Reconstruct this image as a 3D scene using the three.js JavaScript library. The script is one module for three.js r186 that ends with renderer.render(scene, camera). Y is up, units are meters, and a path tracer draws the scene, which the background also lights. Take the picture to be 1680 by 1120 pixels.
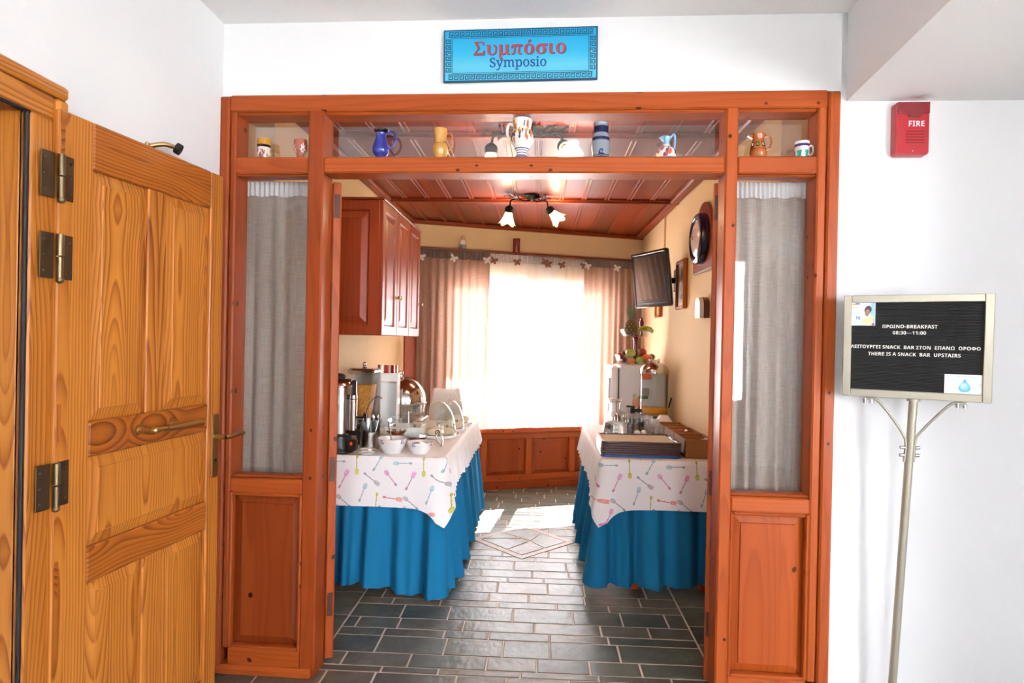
import * as THREE from 'three';
import { mergeGeometries } from 'three/addons/utils/BufferGeometryUtils.js';
import { ImprovedNoise } from 'three/addons/math/ImprovedNoise.js';

// ---------------------------------------------------------------- camera, sky, sun, exposure
const scene = new THREE.Scene();
const camera = new THREE.PerspectiveCamera(2 * Math.atan(560 / 1010) * 180 / Math.PI, 1.5, 0.05, 200);
camera.position.set(0, 1.385, 0);
camera.rotation.order = 'YXZ';
camera.rotation.set(-0.004, 0.0445, 0.02);
const renderer = new THREE.WebGLRenderer({ antialias: true });
renderer.toneMapping = THREE.LinearToneMapping;
renderer.toneMappingExposure = 2.62;
renderer.shadowMap.enabled = true;

const SKY = 13.0;
{
  const W = 64, H = 32, d = new Float32Array(W * H * 4);
  for (let y = 0; y < H; y++) for (let x = 0; x < W; x++) {
    const e = Math.max(0, ((y + 0.5) / H - 0.5) * 2), o = (y * W + x) * 4, k = 1 - Math.pow(1 - e, 3);
    d[o] = (0.96 - 0.13 * k) * SKY; d[o + 1] = (0.98 - 0.07 * k) * SKY; d[o + 2] = (1.05 + 0.0 * k) * SKY; d[o + 3] = 1;
  }
  const t = new THREE.DataTexture(d, W, H, THREE.RGBAFormat, THREE.FloatType);
  t.mapping = THREE.EquirectangularReflectionMapping; t.magFilter = THREE.LinearFilter; t.needsUpdate = true;
  scene.background = t; scene.environment = t;
}
const sun = new THREE.DirectionalLight(new THREE.Color().setRGB(1, 0.95, 0.86), 40);
sun.position.set(0.9, 6.6, -13.1); sun.target.position.set(0, 0.4, -5.6);
sun.castShadow = true; sun.shadow.mapSize.set(2048, 2048);
Object.assign(sun.shadow.camera, { left: -6, right: 6, top: 6, bottom: -6, near: 0.5, far: 30 });
scene.add(sun, sun.target);

// ---------------------------------------------------------------- helpers
let seed = 12345;
const rnd = () => { seed = (seed + 0x6d2b79f5) | 0; let t = Math.imul(seed ^ (seed >>> 15), 1 | seed); t = (t + Math.imul(t ^ (t >>> 7), 61 | t)) ^ t; return ((t ^ (t >>> 14)) >>> 0) / 4294967296; };
const rr = (a, b) => a + (b - a) * rnd();
const perlin = new ImprovedNoise();
const nz = (x, y, z = 0.37) => perlin.noise(x, y, z);
const fbm = (x, y, z = 0.37, o = 4) => { let s = 0, a = 0.5; for (let i = 0; i < o; i++) { s += a * nz(x, y, z + i * 7.1); x *= 2.03; y *= 2.03; a *= 0.5; } return s; };
const lerp = (a, b, t) => a + (b - a) * t, clamp = (x, a = 0, b = 1) => Math.min(b, Math.max(a, x));
const sstep = (a, b, x) => { const t = clamp((x - a) / (b - a)); return t * t * (3 - 2 * t); };
const deg = Math.PI / 180;
const used = {};
const numbered = (n) => { const k = used[n] = (used[n] ?? -1) + 1; return k ? n + '_' + String(k).padStart(3, '0') : n; };

function tag(o, label, category, group) { if (label) o.userData.label = label; if (category) o.userData.category = category; if (group) o.userData.group = group; return o; }
function thing(name, label, category, pos = [0, 0, 0], turn = 0, group) {
  const o = new THREE.Group(); o.name = numbered(name); scene.add(o); o.position.set(...pos); o.rotation.y = turn; return tag(o, label, category, group);
}
function struct(name, label, pos = [0, 0, 0], turn = 0) {
  const o = new THREE.Group(); o.name = numbered(name); scene.add(o); o.position.set(...pos); o.rotation.y = turn; o.userData.kind = 'structure'; if (label) o.userData.label = label; return o;
}
function part(name, geo, mat, parent, pos, rot) {
  const m = new THREE.Mesh(geo, mat); m.name = parent === scene ? numbered(name) : name; m.castShadow = m.receiveShadow = true;
  if (pos) m.position.set(...pos); if (rot) m.rotation.set(...rot); parent.add(m); return m;
}
function dup(root, pos, turn, label) {
  const r = root.clone(); r.name = numbered(root.name.replace(/_\d{3}$/, '')); r.userData = { ...root.userData }; if (label) r.userData.label = label;
  r.position.set(...pos); if (turn !== undefined) r.rotation.y = turn; scene.add(r); return r;
}
const clean = (g) => { g = g.index ? g.toNonIndexed() : g; for (const k of Object.keys(g.attributes)) if (!['position', 'normal', 'uv'].includes(k)) g.deleteAttribute(k); g.morphAttributes = {}; return g; };
const merge = (list) => mergeGeometries(list.map(clean));
const mv = (g, x, y, z, rx = 0, ry = 0, rz = 0) => { if (rx) g.rotateX(rx); if (ry) g.rotateY(ry); if (rz) g.rotateZ(rz); return g.translate(x, y, z); };

// chamfered box, uv in metres with v along the grain and a random offset
function cbox(w, h, d, c = 0.003, grain = 'y') {
  c = Math.min(c, w * 0.45, h * 0.45, d * 0.45);
  const half = [w / 2, h / 2, d / 2], P = (s, a) => s.map((q, i) => q * (half[i] - (i === a ? 0 : c)));
  const tris = [], S = [-1, 1], quad = (a, b, e, f) => tris.push([a, b, e], [a, e, f]);
  for (let a = 0; a < 3; a++) {
    const b = (a + 1) % 3, e = (a + 2) % 3;
    for (const s of S) { const v = (p, q) => { const r = [0, 0, 0]; r[a] = s; r[b] = p; r[e] = q; return P(r, a); }; quad(v(-1, -1), v(1, -1), v(1, 1), v(-1, 1)); }
    for (const p of S) for (const q of S) { const v = (x, ax) => { const r = [0, 0, 0]; r[b] = p; r[e] = q; r[a] = x; return P(r, ax); }; quad(v(-1, b), v(1, b), v(1, e), v(-1, e)); }
  }
  for (const x of S) for (const y of S) for (const z of S) { const s = [x, y, z]; tris.push([P(s, 0), P(s, 1), P(s, 2)]); }
  return fromTris(tris, grain, true);
}
function fromTris(tris, grain = 'y', convex = false) {
  const g = 'xyz'.indexOf(grain), pos = [], nor = [], uv = [], ou = rr(0, 3), ov = rr(0, 5), A = new THREE.Vector3(), B = new THREE.Vector3(), C = new THREE.Vector3(), N = new THREE.Vector3();
  for (const t of tris) {
    let [p, q, r] = t;
    A.fromArray(p); B.fromArray(q); C.fromArray(r); N.subVectors(B, A).cross(C.clone().sub(A));
    if (N.lengthSq() < 1e-18) continue;
    if (convex && N.dot(A.clone().add(B).add(C)) < 0) { [q, r] = [r, q]; N.negate(); }
    N.normalize();
    const n = N.toArray().map(Math.abs), dom = n.indexOf(Math.max(...n));
    for (const v of [p, q, r]) {
      pos.push(...v); nor.push(N.x, N.y, N.z);
      const o = [0, 1, 2].filter((i) => i !== dom);
      if (dom === g) uv.push(v[o[0]] + ou, v[o[1]] * 0.3 + ov); else uv.push(v[o.find((i) => i !== g)] + ou, v[g] + ov);
    }
  }
  const geo = new THREE.BufferGeometry();
  geo.setAttribute('position', new THREE.Float32BufferAttribute(pos, 3)); geo.setAttribute('normal', new THREE.Float32BufferAttribute(nor, 3)); geo.setAttribute('uv', new THREE.Float32BufferAttribute(uv, 2));
  return geo;
}
// solid whose front is a series of inset rectangles [inset, z]; the first is the back
function ringPanel(w, h, rings, grain = 'y') {
  const tris = [], rect = ([i, z]) => [[-w / 2 + i, -h / 2 + i, z], [w / 2 - i, -h / 2 + i, z], [w / 2 - i, h / 2 - i, z], [-w / 2 + i, h / 2 - i, z]];
  const b = rect(rings[0]); tris.push([b[0], b[2], b[1]], [b[0], b[3], b[2]]);
  for (let k = 1; k < rings.length; k++) { const a = rect(rings[k - 1]), c = rect(rings[k]); for (let i = 0; i < 4; i++) { const j = (i + 1) % 4; tris.push([a[i], a[j], c[j]], [a[i], c[j], c[i]]); } }
  const t = rect(rings[rings.length - 1]); tris.push([t[0], t[1], t[2]], [t[0], t[2], t[3]]);
  return fromTris(tris, grain);
}
// moulding strip round a rectangle opening (w,h): square section
function frameRing(w, h, s, d, k = 0.3) { return merge([mv(cbox(s, h, d, s * k, 'y'), -w / 2 + s / 2, 0, 0), mv(cbox(s, h, d, s * k, 'y'), w / 2 - s / 2, 0, 0), mv(cbox(w - 2 * s, s, d, s * k, 'x'), 0, h / 2 - s / 2, 0), mv(cbox(w - 2 * s, s, d, s * k, 'x'), 0, -h / 2 + s / 2, 0)]); }
const lathe = (pts, seg = 36) => new THREE.LatheGeometry(pts.map((p) => new THREE.Vector2(Math.max(p[0], 1e-4), p[1])), seg);
const smoothPts = (pts, n = 40) => new THREE.SplineCurve(pts.map((p) => new THREE.Vector2(...p))).getPoints(n).map((p) => [Math.max(p.x, 1e-4), p.y]);
const tube = (pts, r, seg = 24, rad = 8, closed = false) => new THREE.TubeGeometry(new THREE.CatmullRomCurve3(pts.map((p) => new THREE.Vector3(...p)), closed), seg, r, rad, closed);
const cyl = (r0, r1, h, seg = 24) => new THREE.CylinderGeometry(r0, r1, h, seg);
const ball = (r, a = 20, b = 14) => new THREE.SphereGeometry(r, a, b);
function shape(pts) { return new THREE.Shape(pts.map((p) => new THREE.Vector2(...p))); }
const extr = (s, depth, bevel = 0, seg = 12) => new THREE.ExtrudeGeometry(s, { depth, bevelEnabled: bevel > 0, bevelSize: bevel, bevelThickness: bevel, bevelSegments: 2, curveSegments: seg });
function rrect(w, h, r) { const s = new THREE.Shape(), x = -w / 2, y = -h / 2; s.moveTo(x + r, y); s.lineTo(x + w - r, y); s.quadraticCurveTo(x + w, y, x + w, y + r); s.lineTo(x + w, y + h - r); s.quadraticCurveTo(x + w, y + h, x + w - r, y + h); s.lineTo(x + r, y + h); s.quadraticCurveTo(x, y + h, x, y + h - r); s.lineTo(x, y + r); s.quadraticCurveTo(x, y, x + r, y); return s; }
function sheet(fn, nu, nv) {
  const pos = [], uv = [], idx = [];
  for (let j = 0; j <= nv; j++) for (let i = 0; i <= nu; i++) { const r = fn(i / nu, j / nv); pos.push(r[0], r[1], r[2]); uv.push(r[3] ?? i / nu, r[4] ?? j / nv); }
  for (let j = 0; j < nv; j++) for (let i = 0; i < nu; i++) { const a = j * (nu + 1) + i, b = a + 1, c = a + nu + 1, d = c + 1; idx.push(a, b, d, a, d, c); }
  const g = new THREE.BufferGeometry(); g.setAttribute('position', new THREE.Float32BufferAttribute(pos, 3)); g.setAttribute('uv', new THREE.Float32BufferAttribute(uv, 2)); g.setIndex(idx); g.computeVertexNormals(); return g;
}
// uv of a finished geometry replaced by planar x,y rescaled to 0..1 over a rectangle
function planarUV(g, w, h) { const p = g.attributes.position, u = new Float32Array(p.count * 2); for (let i = 0; i < p.count; i++) { u[2 * i] = p.getX(i) / w + 0.5; u[2 * i + 1] = p.getY(i) / h + 0.5; } g.setAttribute('uv', new THREE.BufferAttribute(u, 2)); return g; }
const flat = (w, h) => new THREE.PlaneGeometry(w, h);

// ---------------------------------------------------------------- textures
function dataTex(w, h, fn, srgb, mw, mh, wrap = THREE.RepeatWrapping) {
  const d = new Uint8Array(w * h * 4);
  for (let y = 0; y < h; y++) for (let x = 0; x < w; x++) { const c = fn(x / w, y / h), o = (y * w + x) * 4; d[o] = clamp(c[0], 0, 255); d[o + 1] = clamp(c[1], 0, 255); d[o + 2] = clamp(c[2], 0, 255); d[o + 3] = 255; }
  const t = new THREE.DataTexture(d, w, h); t.wrapS = t.wrapT = wrap; t.magFilter = THREE.LinearFilter; if (srgb) t.colorSpace = THREE.SRGBColorSpace; if (mw) t.repeat.set(1 / mw, 1 / mh); t.needsUpdate = true; return t;
}
function canvasTex(w, h, draw, srgb = true) {
  const c = document.createElement('canvas'); c.width = w; c.height = h; draw(c.getContext('2d'), w, h);
  const t = new THREE.CanvasTexture(c); if (srgb) t.colorSpace = THREE.SRGBColorSpace; t.wrapS = t.wrapT = THREE.RepeatWrapping; return t;
}
function woodTex({ light, dark, rings = 70, contrast = 0.8, strip = 0.15, knots = 0, mw = 0.6, mh = 1.2, sd = 1, fibre = 0.12, vary = 0.12, px = 1024, wild = 1, knotTone = [60, 22, 10] }) {
  const keep = seed; seed = sd * 7919;
  const N = Math.ceil(mw / strip), S = Array.from({ length: N }, () => ({ x0: rr(-0.06, 0.06), z0: rr(0.012, 0.07), sl: rr(-0.05, 0.05), tone: rr(-1, 1), s: rr(0, 50) }));
  const K = Array.from({ length: knots }, () => ({ x: rr(0.02, mw - 0.02), y: rr(0.03, mh - 0.03), r: rr(0.005, 0.010) }));
  seed = keep;
  return dataTex(px, px, (u, v) => {
    const X = u * mw, Y = v * mh, i = Math.min(N - 1, Math.floor(X / strip)), s = S[i];
    let bend = 0, core = 0;
    for (const k of K) { const dx = X - k.x, dy = (Y - k.y) * 0.55, q = Math.hypot(dx, dy) / k.r; if (q < 8) { bend += Math.sign(dx) * k.r * 1.3 * Math.exp(-q * q / 9); core = Math.max(core, 1 - sstep(0.75, 1.15, Math.hypot(dx, (Y - k.y) * 0.85) / k.r)); } }
    const lx = X - (i + 0.5) * strip + s.x0 - bend + 0.008 * nz(Y * 2.1, s.s, X * 5) + 0.002 * nz(Y * 9, s.s + 4, X * 30);
    const zz = s.z0 + s.sl * (Y - mh / 2) + 0.022 * wild * nz(Y * 1.7 * Math.sqrt(wild), s.s + 9.3);
    const r = Math.sqrt(lx * lx + zz * zz) * rings, f = r - Math.floor(r);
    let t = f < 0.86 ? Math.pow(f / 0.86, 2.4) : 1 - sstep(0.86, 1, f);
    t = t * contrast * (0.65 + 0.5 * nz(r * 0.35 + s.s, 3.1)) + fibre * nz(X * 700, Y * 11) + 0.5 * fibre * nz(X * 160, Y * 3) + vary * s.tone * 0.6 + 0.1 * nz(X * 7, Y * 1.6, sd);
    const c = [0, 1, 2].map((k) => lerp(light[k], dark[k], t));
    return core > 0 ? c.map((q, k) => lerp(q, knotTone[k], core * 0.85)) : c;
  }, true, mw, mh, THREE.MirroredRepeatWrapping);
}
const phys = (o) => new THREE.MeshPhysicalMaterial(o);
const col = (r, g, b) => new THREE.Color().setRGB(r / 255, g / 255, b / 255, THREE.SRGBColorSpace);
const tint = (m, r, g, b) => { const c = m.clone(); c.color.setRGB(r, g, b); return c; };

const pineTex = woodTex({ light: [202, 128, 50], dark: [124, 54, 12], rings: 105, contrast: 0.95, strip: 0.12, sd: 3, vary: 0.12, wild: 1.5 });
const railTex = woodTex({ light: [176, 98, 34], dark: [96, 38, 8], rings: 95, contrast: 1.0, strip: 0.14, sd: 21, vary: 0.15, wild: 4.5, px: 768 });
const pine = phys({ map: pineTex, roughness: 0.42, specularIntensity: 0.6, clearcoat: 0.15, clearcoatRoughness: 0.2 });
const pineDark = pine.clone(); pineDark.map = railTex;
const redTex = woodTex({ light: [174, 80, 30], dark: [124, 42, 12], rings: 60, contrast: 0.4, strip: 0.1, knots: 16, sd: 5, vary: 0.22, fibre: 0.1 });
const redwood = phys({ map: redTex, roughness: 0.42, specularIntensity: 0.5, clearcoat: 0.12, clearcoatRoughness: 0.2 });
const redwoodDarkShade = tint(redwood, 0.78, 0.7, 0.66), redwoodShadeL = tint(redwood, 0.64, 0.54, 0.5);  // left partition pieces carry dimmer light in their colour; elsewhere just darker wood
const cherryTex = woodTex({ light: [140, 56, 24], dark: [96, 32, 12], rings: 45, contrast: 0.35, strip: 0.2, sd: 9, vary: 0.2, fibre: 0.08 });
const cherry = phys({ map: cherryTex, roughness: 0.4, specularIntensity: 0.5, clearcoat: 0.15, clearcoatRoughness: 0.25 });
const cherryWarm = tint(cherry, 0.95, 0.85, 0.75), cherryDeep = tint(cherry, 0.75, 0.7, 0.65);
const plasterBump = dataTex(256, 256, (u, v) => { const q = 128 + 110 * fbm(u * 12, v * 12, 2.2, 4); return [q, q, q]; }, false, 0.7, 0.7, THREE.MirroredRepeatWrapping);
const white = new THREE.MeshStandardMaterial({ color: new THREE.Color().setRGB(0.85, 0.85, 0.85), roughness: 0.85, bumpMap: plasterBump, bumpScale: 0.002 });
const ceilWhite = new THREE.MeshStandardMaterial({ color: new THREE.Color().setRGB(0.9, 0.9, 0.89), roughness: 0.9, bumpMap: plasterBump, bumpScale: 0.002 });
const beige = new THREE.MeshStandardMaterial({ color: col(222, 194, 152), roughness: 0.8, bumpMap: plasterBump, bumpScale: 0.002 });
const grout = new THREE.MeshStandardMaterial({ color: col(216, 204, 188), roughness: 0.9 });
const slateMap = dataTex(512, 512, (u, v) => { const a = fbm(u * 5, v * 5, 4.2, 5), b = nz(u * 60, v * 60, 8.8), q = 205 + 75 * a + 10 * b; return [q, q * 1.0, q * 0.99]; }, true, 0.5, 0.5, THREE.MirroredRepeatWrapping);
const slateBump = dataTex(512, 512, (u, v) => { const a = fbm(u * 6, v * 9, 1.1, 5); const q = 128 + 90 * a + 50 * Math.abs(nz(u * 9, v * 16, 5.5)); return [q, q, q]; }, false, 0.5, 0.5, THREE.MirroredRepeatWrapping);
const slateMat = (r, g, b) => phys({ color: col(r, g, b), map: slateMap, bumpMap: slateBump, bumpScale: 0.007, roughness: 0.42, clearcoat: 0.12, clearcoatRoughness: 0.3 });
const slates = [slateMat(108, 114, 100), slateMat(94, 100, 88), slateMat(118, 120, 104), slateMat(100, 108, 96), slateMat(124, 120, 104)], slatesWarm = [slateMat(120, 108, 92), slateMat(104, 98, 88)];
const limestone = phys({ color: col(214, 188, 168), map: slateMap, roughness: 0.45, bumpMap: slateBump, bumpScale: 0.001 });
const weave = dataTex(256, 256, (u, v) => { const q = 128 + 50 * Math.sin(u * 2 * Math.PI * 48) * Math.sin(v * 2 * Math.PI * 48) + 40 * nz(u * 80, v * 80); return [q, q, q]; }, false, 0.12, 0.12);
const linenMap = dataTex(512, 512, (u, v) => { const q = 226 + 24 * nz(u * 150, v * 6, 1) + 24 * nz(u * 6, v * 170, 2); return [q, q, q]; }, true, 0.4, 0.4, THREE.MirroredRepeatWrapping);
const cloth = (r, g, b, o = {}) => phys({ color: col(r, g, b), map: linenMap, roughness: 0.95, side: THREE.DoubleSide, ...o });
const teal = phys({ color: col(0, 116, 164), roughness: 0.9, side: THREE.DoubleSide, bumpMap: weave, bumpScale: 0.0005 });
const greyCurtain = cloth(182, 170, 158, { transmission: 0.25 });
const tape = cloth(236, 238, 238, { transmission: 0.2 });
const drape = cloth(176, 140, 122, { transmission: 0.45 });
const drapeTape = cloth(128, 112, 108, { transmission: 0.2 });
const sheer = phys({ color: col(236, 234, 234), roughness: 1, transmission: 0.45, transparent: true, opacity: 0.72, side: THREE.DoubleSide });
const sheerTape = cloth(222, 222, 224, { transmission: 0.45 });
const steel = phys({ color: col(200, 198, 194), metalness: 1, roughness: 0.16 });
const steelBrushed = phys({ color: col(176, 174, 170), metalness: 1, roughness: 0.3 });
const brass = phys({ color: col(190, 160, 110), metalness: 1, roughness: 0.3 });
const bronze = phys({ color: col(92, 74, 56), metalness: 0.8, roughness: 0.45 });
const iron = phys({ color: col(34, 32, 30), metalness: 0.7, roughness: 0.5 });
const blackPlastic = phys({ color: col(22, 22, 24), roughness: 0.35 });
const whitePlastic = phys({ color: col(236, 236, 234), roughness: 0.3 });
const porcelain = phys({ color: col(238, 238, 236), roughness: 0.15, clearcoat: 0.5 });
const paneOld = phys({ color: 0xf6f6f6, roughness: 0, transmission: 1, thickness: 0, ior: 2.0 });
const pane = phys({ color: 0xffffff, roughness: 0, transmission: 1, thickness: 0, ior: 1.5 });
const acrylic = phys({ color: 0xf6fafa, roughness: 0.02, transmission: 1, thickness: 0, ior: 1.45, side: THREE.DoubleSide });
const water = phys({ color: 0xeef6f6, roughness: 0, transmission: 1, thickness: 0.05, ior: 1.33 });
const gloss = (r, g, b, rough = 0.25) => phys({ color: col(r, g, b), roughness: rough, clearcoat: 0.6, clearcoatRoughness: 0.1 });
const matte = (r, g, b, rough = 0.8) => new THREE.MeshStandardMaterial({ color: col(r, g, b), roughness: rough });

// ---------------------------------------------------------------- frames of reference measured from the photo
const PHI = -1.63 * deg, WO = [-0.869, 0, -2.439];                       // front wall: u to the right, v up, w towards the hall
const wx = [Math.cos(PHI), -Math.sin(PHI)], wn = [Math.sin(PHI), Math.cos(PHI)];
const onWall = (u, v, w) => [WO[0] + u * wx[0] + w * wn[0], v, WO[2] + u * wx[1] + w * wn[1]];
const FPHI = 19.4 * deg, FO = [-1.19, 0, -5.377];                         // far wall: t to the right, w into the room
const fx = [Math.cos(FPHI), -Math.sin(FPHI)], fn = [Math.sin(FPHI), Math.cos(FPHI)];
const onFar = (t, v, w) => [FO[0] + t * fx[0] + w * fn[0], v, FO[2] + t * fx[1] + w * fn[1]];
const farZ = (x) => FO[2] - (x - FO[0]) * Math.tan(FPHI);
const LW = -1.19, RW = 1.0, IC = 2.42, HL = -1.31, HC = 2.645, HR = 4.7, HB = 2.2;
const slab = (x0, x1, y0, y1, z0, z1, c = 0.00002) => mv(cbox(x1 - x0, y1 - y0, z1 - z0, c), (x0 + x1) / 2, (y0 + y1) / 2, (z0 + z1) / 2);

// ---------------------------------------------------------------- hall shell
{
  const c = struct('ceiling', 'white plaster hall ceiling');
  part('plaster_slab', slab(HL - 0.3, HR + 0.3, HC, HC + 0.15, -2.7, HB + 0.2), ceilWhite, c);
  const s = shape([[1.165, 2.62], [4, 2.62], [4, -HB], [0.70, -HB]]);      // dropped soffit on the right
  part('soffit', mv(extr(s, 0.5), 0, 2.31, 0, -Math.PI / 2), ceilWhite, c);
  const l = struct('wall_left', 'white hall wall with the pine door');
  part('plaster', merge([slab(HL - 0.2, HL, 0, HC, -2.7, -1.487), slab(HL - 0.2, HL, 1.95, HC, -1.487, -0.6), slab(HL - 0.2, HL, 0, HC, -0.6, HB)]), white, l);
  part('plaster', slab(HR, HR + 0.2, 0, HC, -1.1, HB + 0.2), white, struct('wall_right', 'white hall wall on the right'));
  part('plaster', slab(2.05, HR + 0.2, 0, HC, -2.7, -1.0), white, struct('wall_added_shade', 'added white side wall out of view, shading the right of the front wall'));  // added unseen wall, placed to shade the right end of the front wall
  part('plaster', merge([slab(HL - 0.2, -0.1, 0, HC, HB, HB + 0.2), slab(-0.1, 0.6, 0, 1, HB, HB + 0.2), slab(-0.1, 0.6, 2.35, HC, HB, HB + 0.2), slab(0.6, 1.9, 0, HC, HB, HB + 0.2), slab(1.9, 2.1, 0, 0.7, HB, HB + 0.2), slab(1.9, 2.1, 2.45, HC, HB, HB + 0.2), slab(2.1, 3.15, 0, HC, HB, HB + 0.2), slab(3.15, 4.65, 0, 0.3, HB, HB + 0.2), slab(3.15, 4.65, 2.5, HC, HB, HB + 0.2), slab(4.65, HR, 0, HC, HB, HB + 0.2)]), white, struct('wall_back', 'white hall wall behind the camera'));
  for (const [name, L, y0, y1, p, turn, n] of [['added_window_2', 1.5, 0.3, 2.5, [3.9, 1.4, HB + 0.1], Math.PI, 2], ['added_window_3', 0.7, 1.0, 2.35, [0.25, 1.675, HB + 0.1], Math.PI, 2], ['window_4', 0.2, 0.7, 2.45, [2.0, 1.575, HB + 0.1], Math.PI, 1]]) {  // the two larger windows are added out of view to light the front wall
    const w = struct(name, ({ added_window_2: 'wide added window out of view, lighting the front wall from the right', added_window_3: 'added window behind the camera, lighting the front wall', window_4: 'narrow hall window behind the camera' })[name], p, turn);
    part('window_frame', frameRing(L, y1 - y0, 0.04, 0.06), whitePlastic, w);
    const q = (L - 0.1) / n;
    for (let i = 0; i < n; i++) { part('pane', cbox(q - 0.05, y1 - y0 - 0.1, 0.004, 0.0005), pane, w, [-L / 2 + 0.05 + (i + 0.5) * q, 0, 0]); if (i) part('mullion', cbox(0.05, y1 - y0 - 0.1, 0.05), whitePlastic, w, [-L / 2 + 0.05 + i * q, 0, 0]); }
  }
  const f = struct('wall_front', 'white wall round the wooden partition', WO, PHI);
  part('plaster', merge([slab(-0.6, 2.05, 2.35, HC + 0.05, -0.15, -0.008), slab(1.992, 3.2, 0, HC, -0.15, -0.008), slab(-0.75, -0.45, 0, HC, -0.15, -0.008)]), white, f);
  const o = struct('wall_outer', 'closed passage behind the pine door');
  part('plaster', merge([slab(HL - 0.6, HL - 0.5, 0, HC, -1.7, -0.3), slab(HL - 0.6, HL - 0.15, 0, HC, -1.75, -1.6), slab(HL - 0.6, HL - 0.15, 0, HC, -0.5, -0.35), slab(HL - 0.6, HL - 0.15, 2.1, 2.2, -1.7, -0.4)]), white, o);
}

// ---------------------------------------------------------------- slate floor
{
  const fl = struct('floor', 'grey slate tiles laid in rows of three widths');
  part('screed', slab(HL - 0.6, HR + 0.3, -0.2, 0.0006, -6.6, -2.2), grout, fl);
  part('hall_paving', slab(HL - 0.6, HR + 0.3, -0.2, 0, -2.2, HB + 0.2), slateMat(190, 180, 164), fl);
  const g = 0.004, xL = -0.914, xR = 0.752;
  const tile = (x0, x1, z0, z1, m) => part('tile', cbox(x1 - x0 - 2 * g, 0.014, z1 - z0 - 2 * g, 0.002, 'x'), m, fl, [(x0 + x1) / 2, -0.007 + 0.003 + rr(-0.0008, 0.0008), (z0 + z1) / 2], [rr(-0.003, 0.003), 0, rr(-0.002, 0.002)]);
  const row = (xa, xb, z0, z1, mats, zmin) => { let x = xa - rr(0, 0.2); while (x < xb) { let e = x + rr(0.2, 0.34); if (xb - e < 0.09) e = xb; const a = Math.max(x, xa), b = Math.min(e, xb); if (b - a > 0.03 && z1 > farZ(a) + 0.02) tile(a, b, Math.max(z0, farZ(b) + 0.005), z1, mats[Math.floor(rnd() * mats.length)]); x = e; } };
  let z = -2.553; const H = [0.11, 0.152, 0.075]; let k = 0;
  row(-1.3, 1.9, -2.507, -2.36, slatesWarm); row(-1.3, 1.9, -2.36, -2.25, slatesWarm); row(xL - 0.2, xR + 0.25, -2.553, -2.507, slatesWarm);
  while (z > -6.05) { const h = H[k++ % 3]; if (z < farZ(xL)) row(Math.max(xL, (FO[2] - z) / Math.tan(FPHI) + FO[0]), xR, z - h, z, slates); else row(xL, xR, z - h, z, slates); z -= h; }
  for (const [a, b] of [[LW + 0.003, xL], [xR, RW - 0.003]]) { let q = -2.553; while (q > -6.0) { const e = q - rr(0.16, 0.3); if (e > farZ((a + b) / 2)) tile(a, b, e, q, slates[Math.floor(rnd() * 5)]); q = e; } }
  // stone diamond
  const C = [-0.085, -4.22], R = 0.355, r = 0.3;
  const poly = (pts, m, name, h) => { const s = shape(pts.map(([x, y]) => [x, -y])); part(name, mv(extr(s, 0.012, 0.0015), 0, 0, 0, -Math.PI / 2), m, fl, [C[0], h - 0.012, C[1]]); };
  const P = (a, R) => [Math.cos(a) * R, Math.sin(a) * R], mid = (a, b, t) => [lerp(a[0], b[0], t), lerp(a[1], b[1], t)];
  for (let i = 0; i < 4; i++) {
    const a = P(i * Math.PI / 2, R), b = P((i + 1) * Math.PI / 2, R), c = P(i * Math.PI / 2, r), d = P((i + 1) * Math.PI / 2, r);
    poly([mid(a, b, 0.005), mid(a, b, 0.495), mid(c, d, 0.495), mid(c, d, 0.005)], limestone, 'border_stone', 0.0045); poly([mid(a, b, 0.505), mid(a, b, 0.995), mid(c, d, 0.995), mid(c, d, 0.505)], limestone, 'border_stone', 0.0045);
  }
  poly([[0.298, 0], [0, 0.298], [-0.298, 0], [0, -0.298]], grout, 'mortar_bed', 0.0025);
  const frag = [[[0.29, 0], [0.15, 0.135], [0.06, 0.02], [0.13, -0.15]], [[0.14, 0.145], [0, 0.285], [-0.09, 0.195], [0.045, 0.03]], [[-0.1, 0.185], [-0.285, 0.005], [-0.12, -0.03], [0.035, 0.02]], [[-0.28, -0.01], [-0.15, -0.14], [-0.02, -0.04], [-0.12, -0.04]], [[-0.14, -0.15], [0, -0.285], [0.12, -0.16], [0.05, 0.005], [-0.01, -0.05]]];
  for (const p of frag) poly(p, slates[Math.floor(rnd() * 5)], 'slate_fragment', 0.0055);
}

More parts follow.
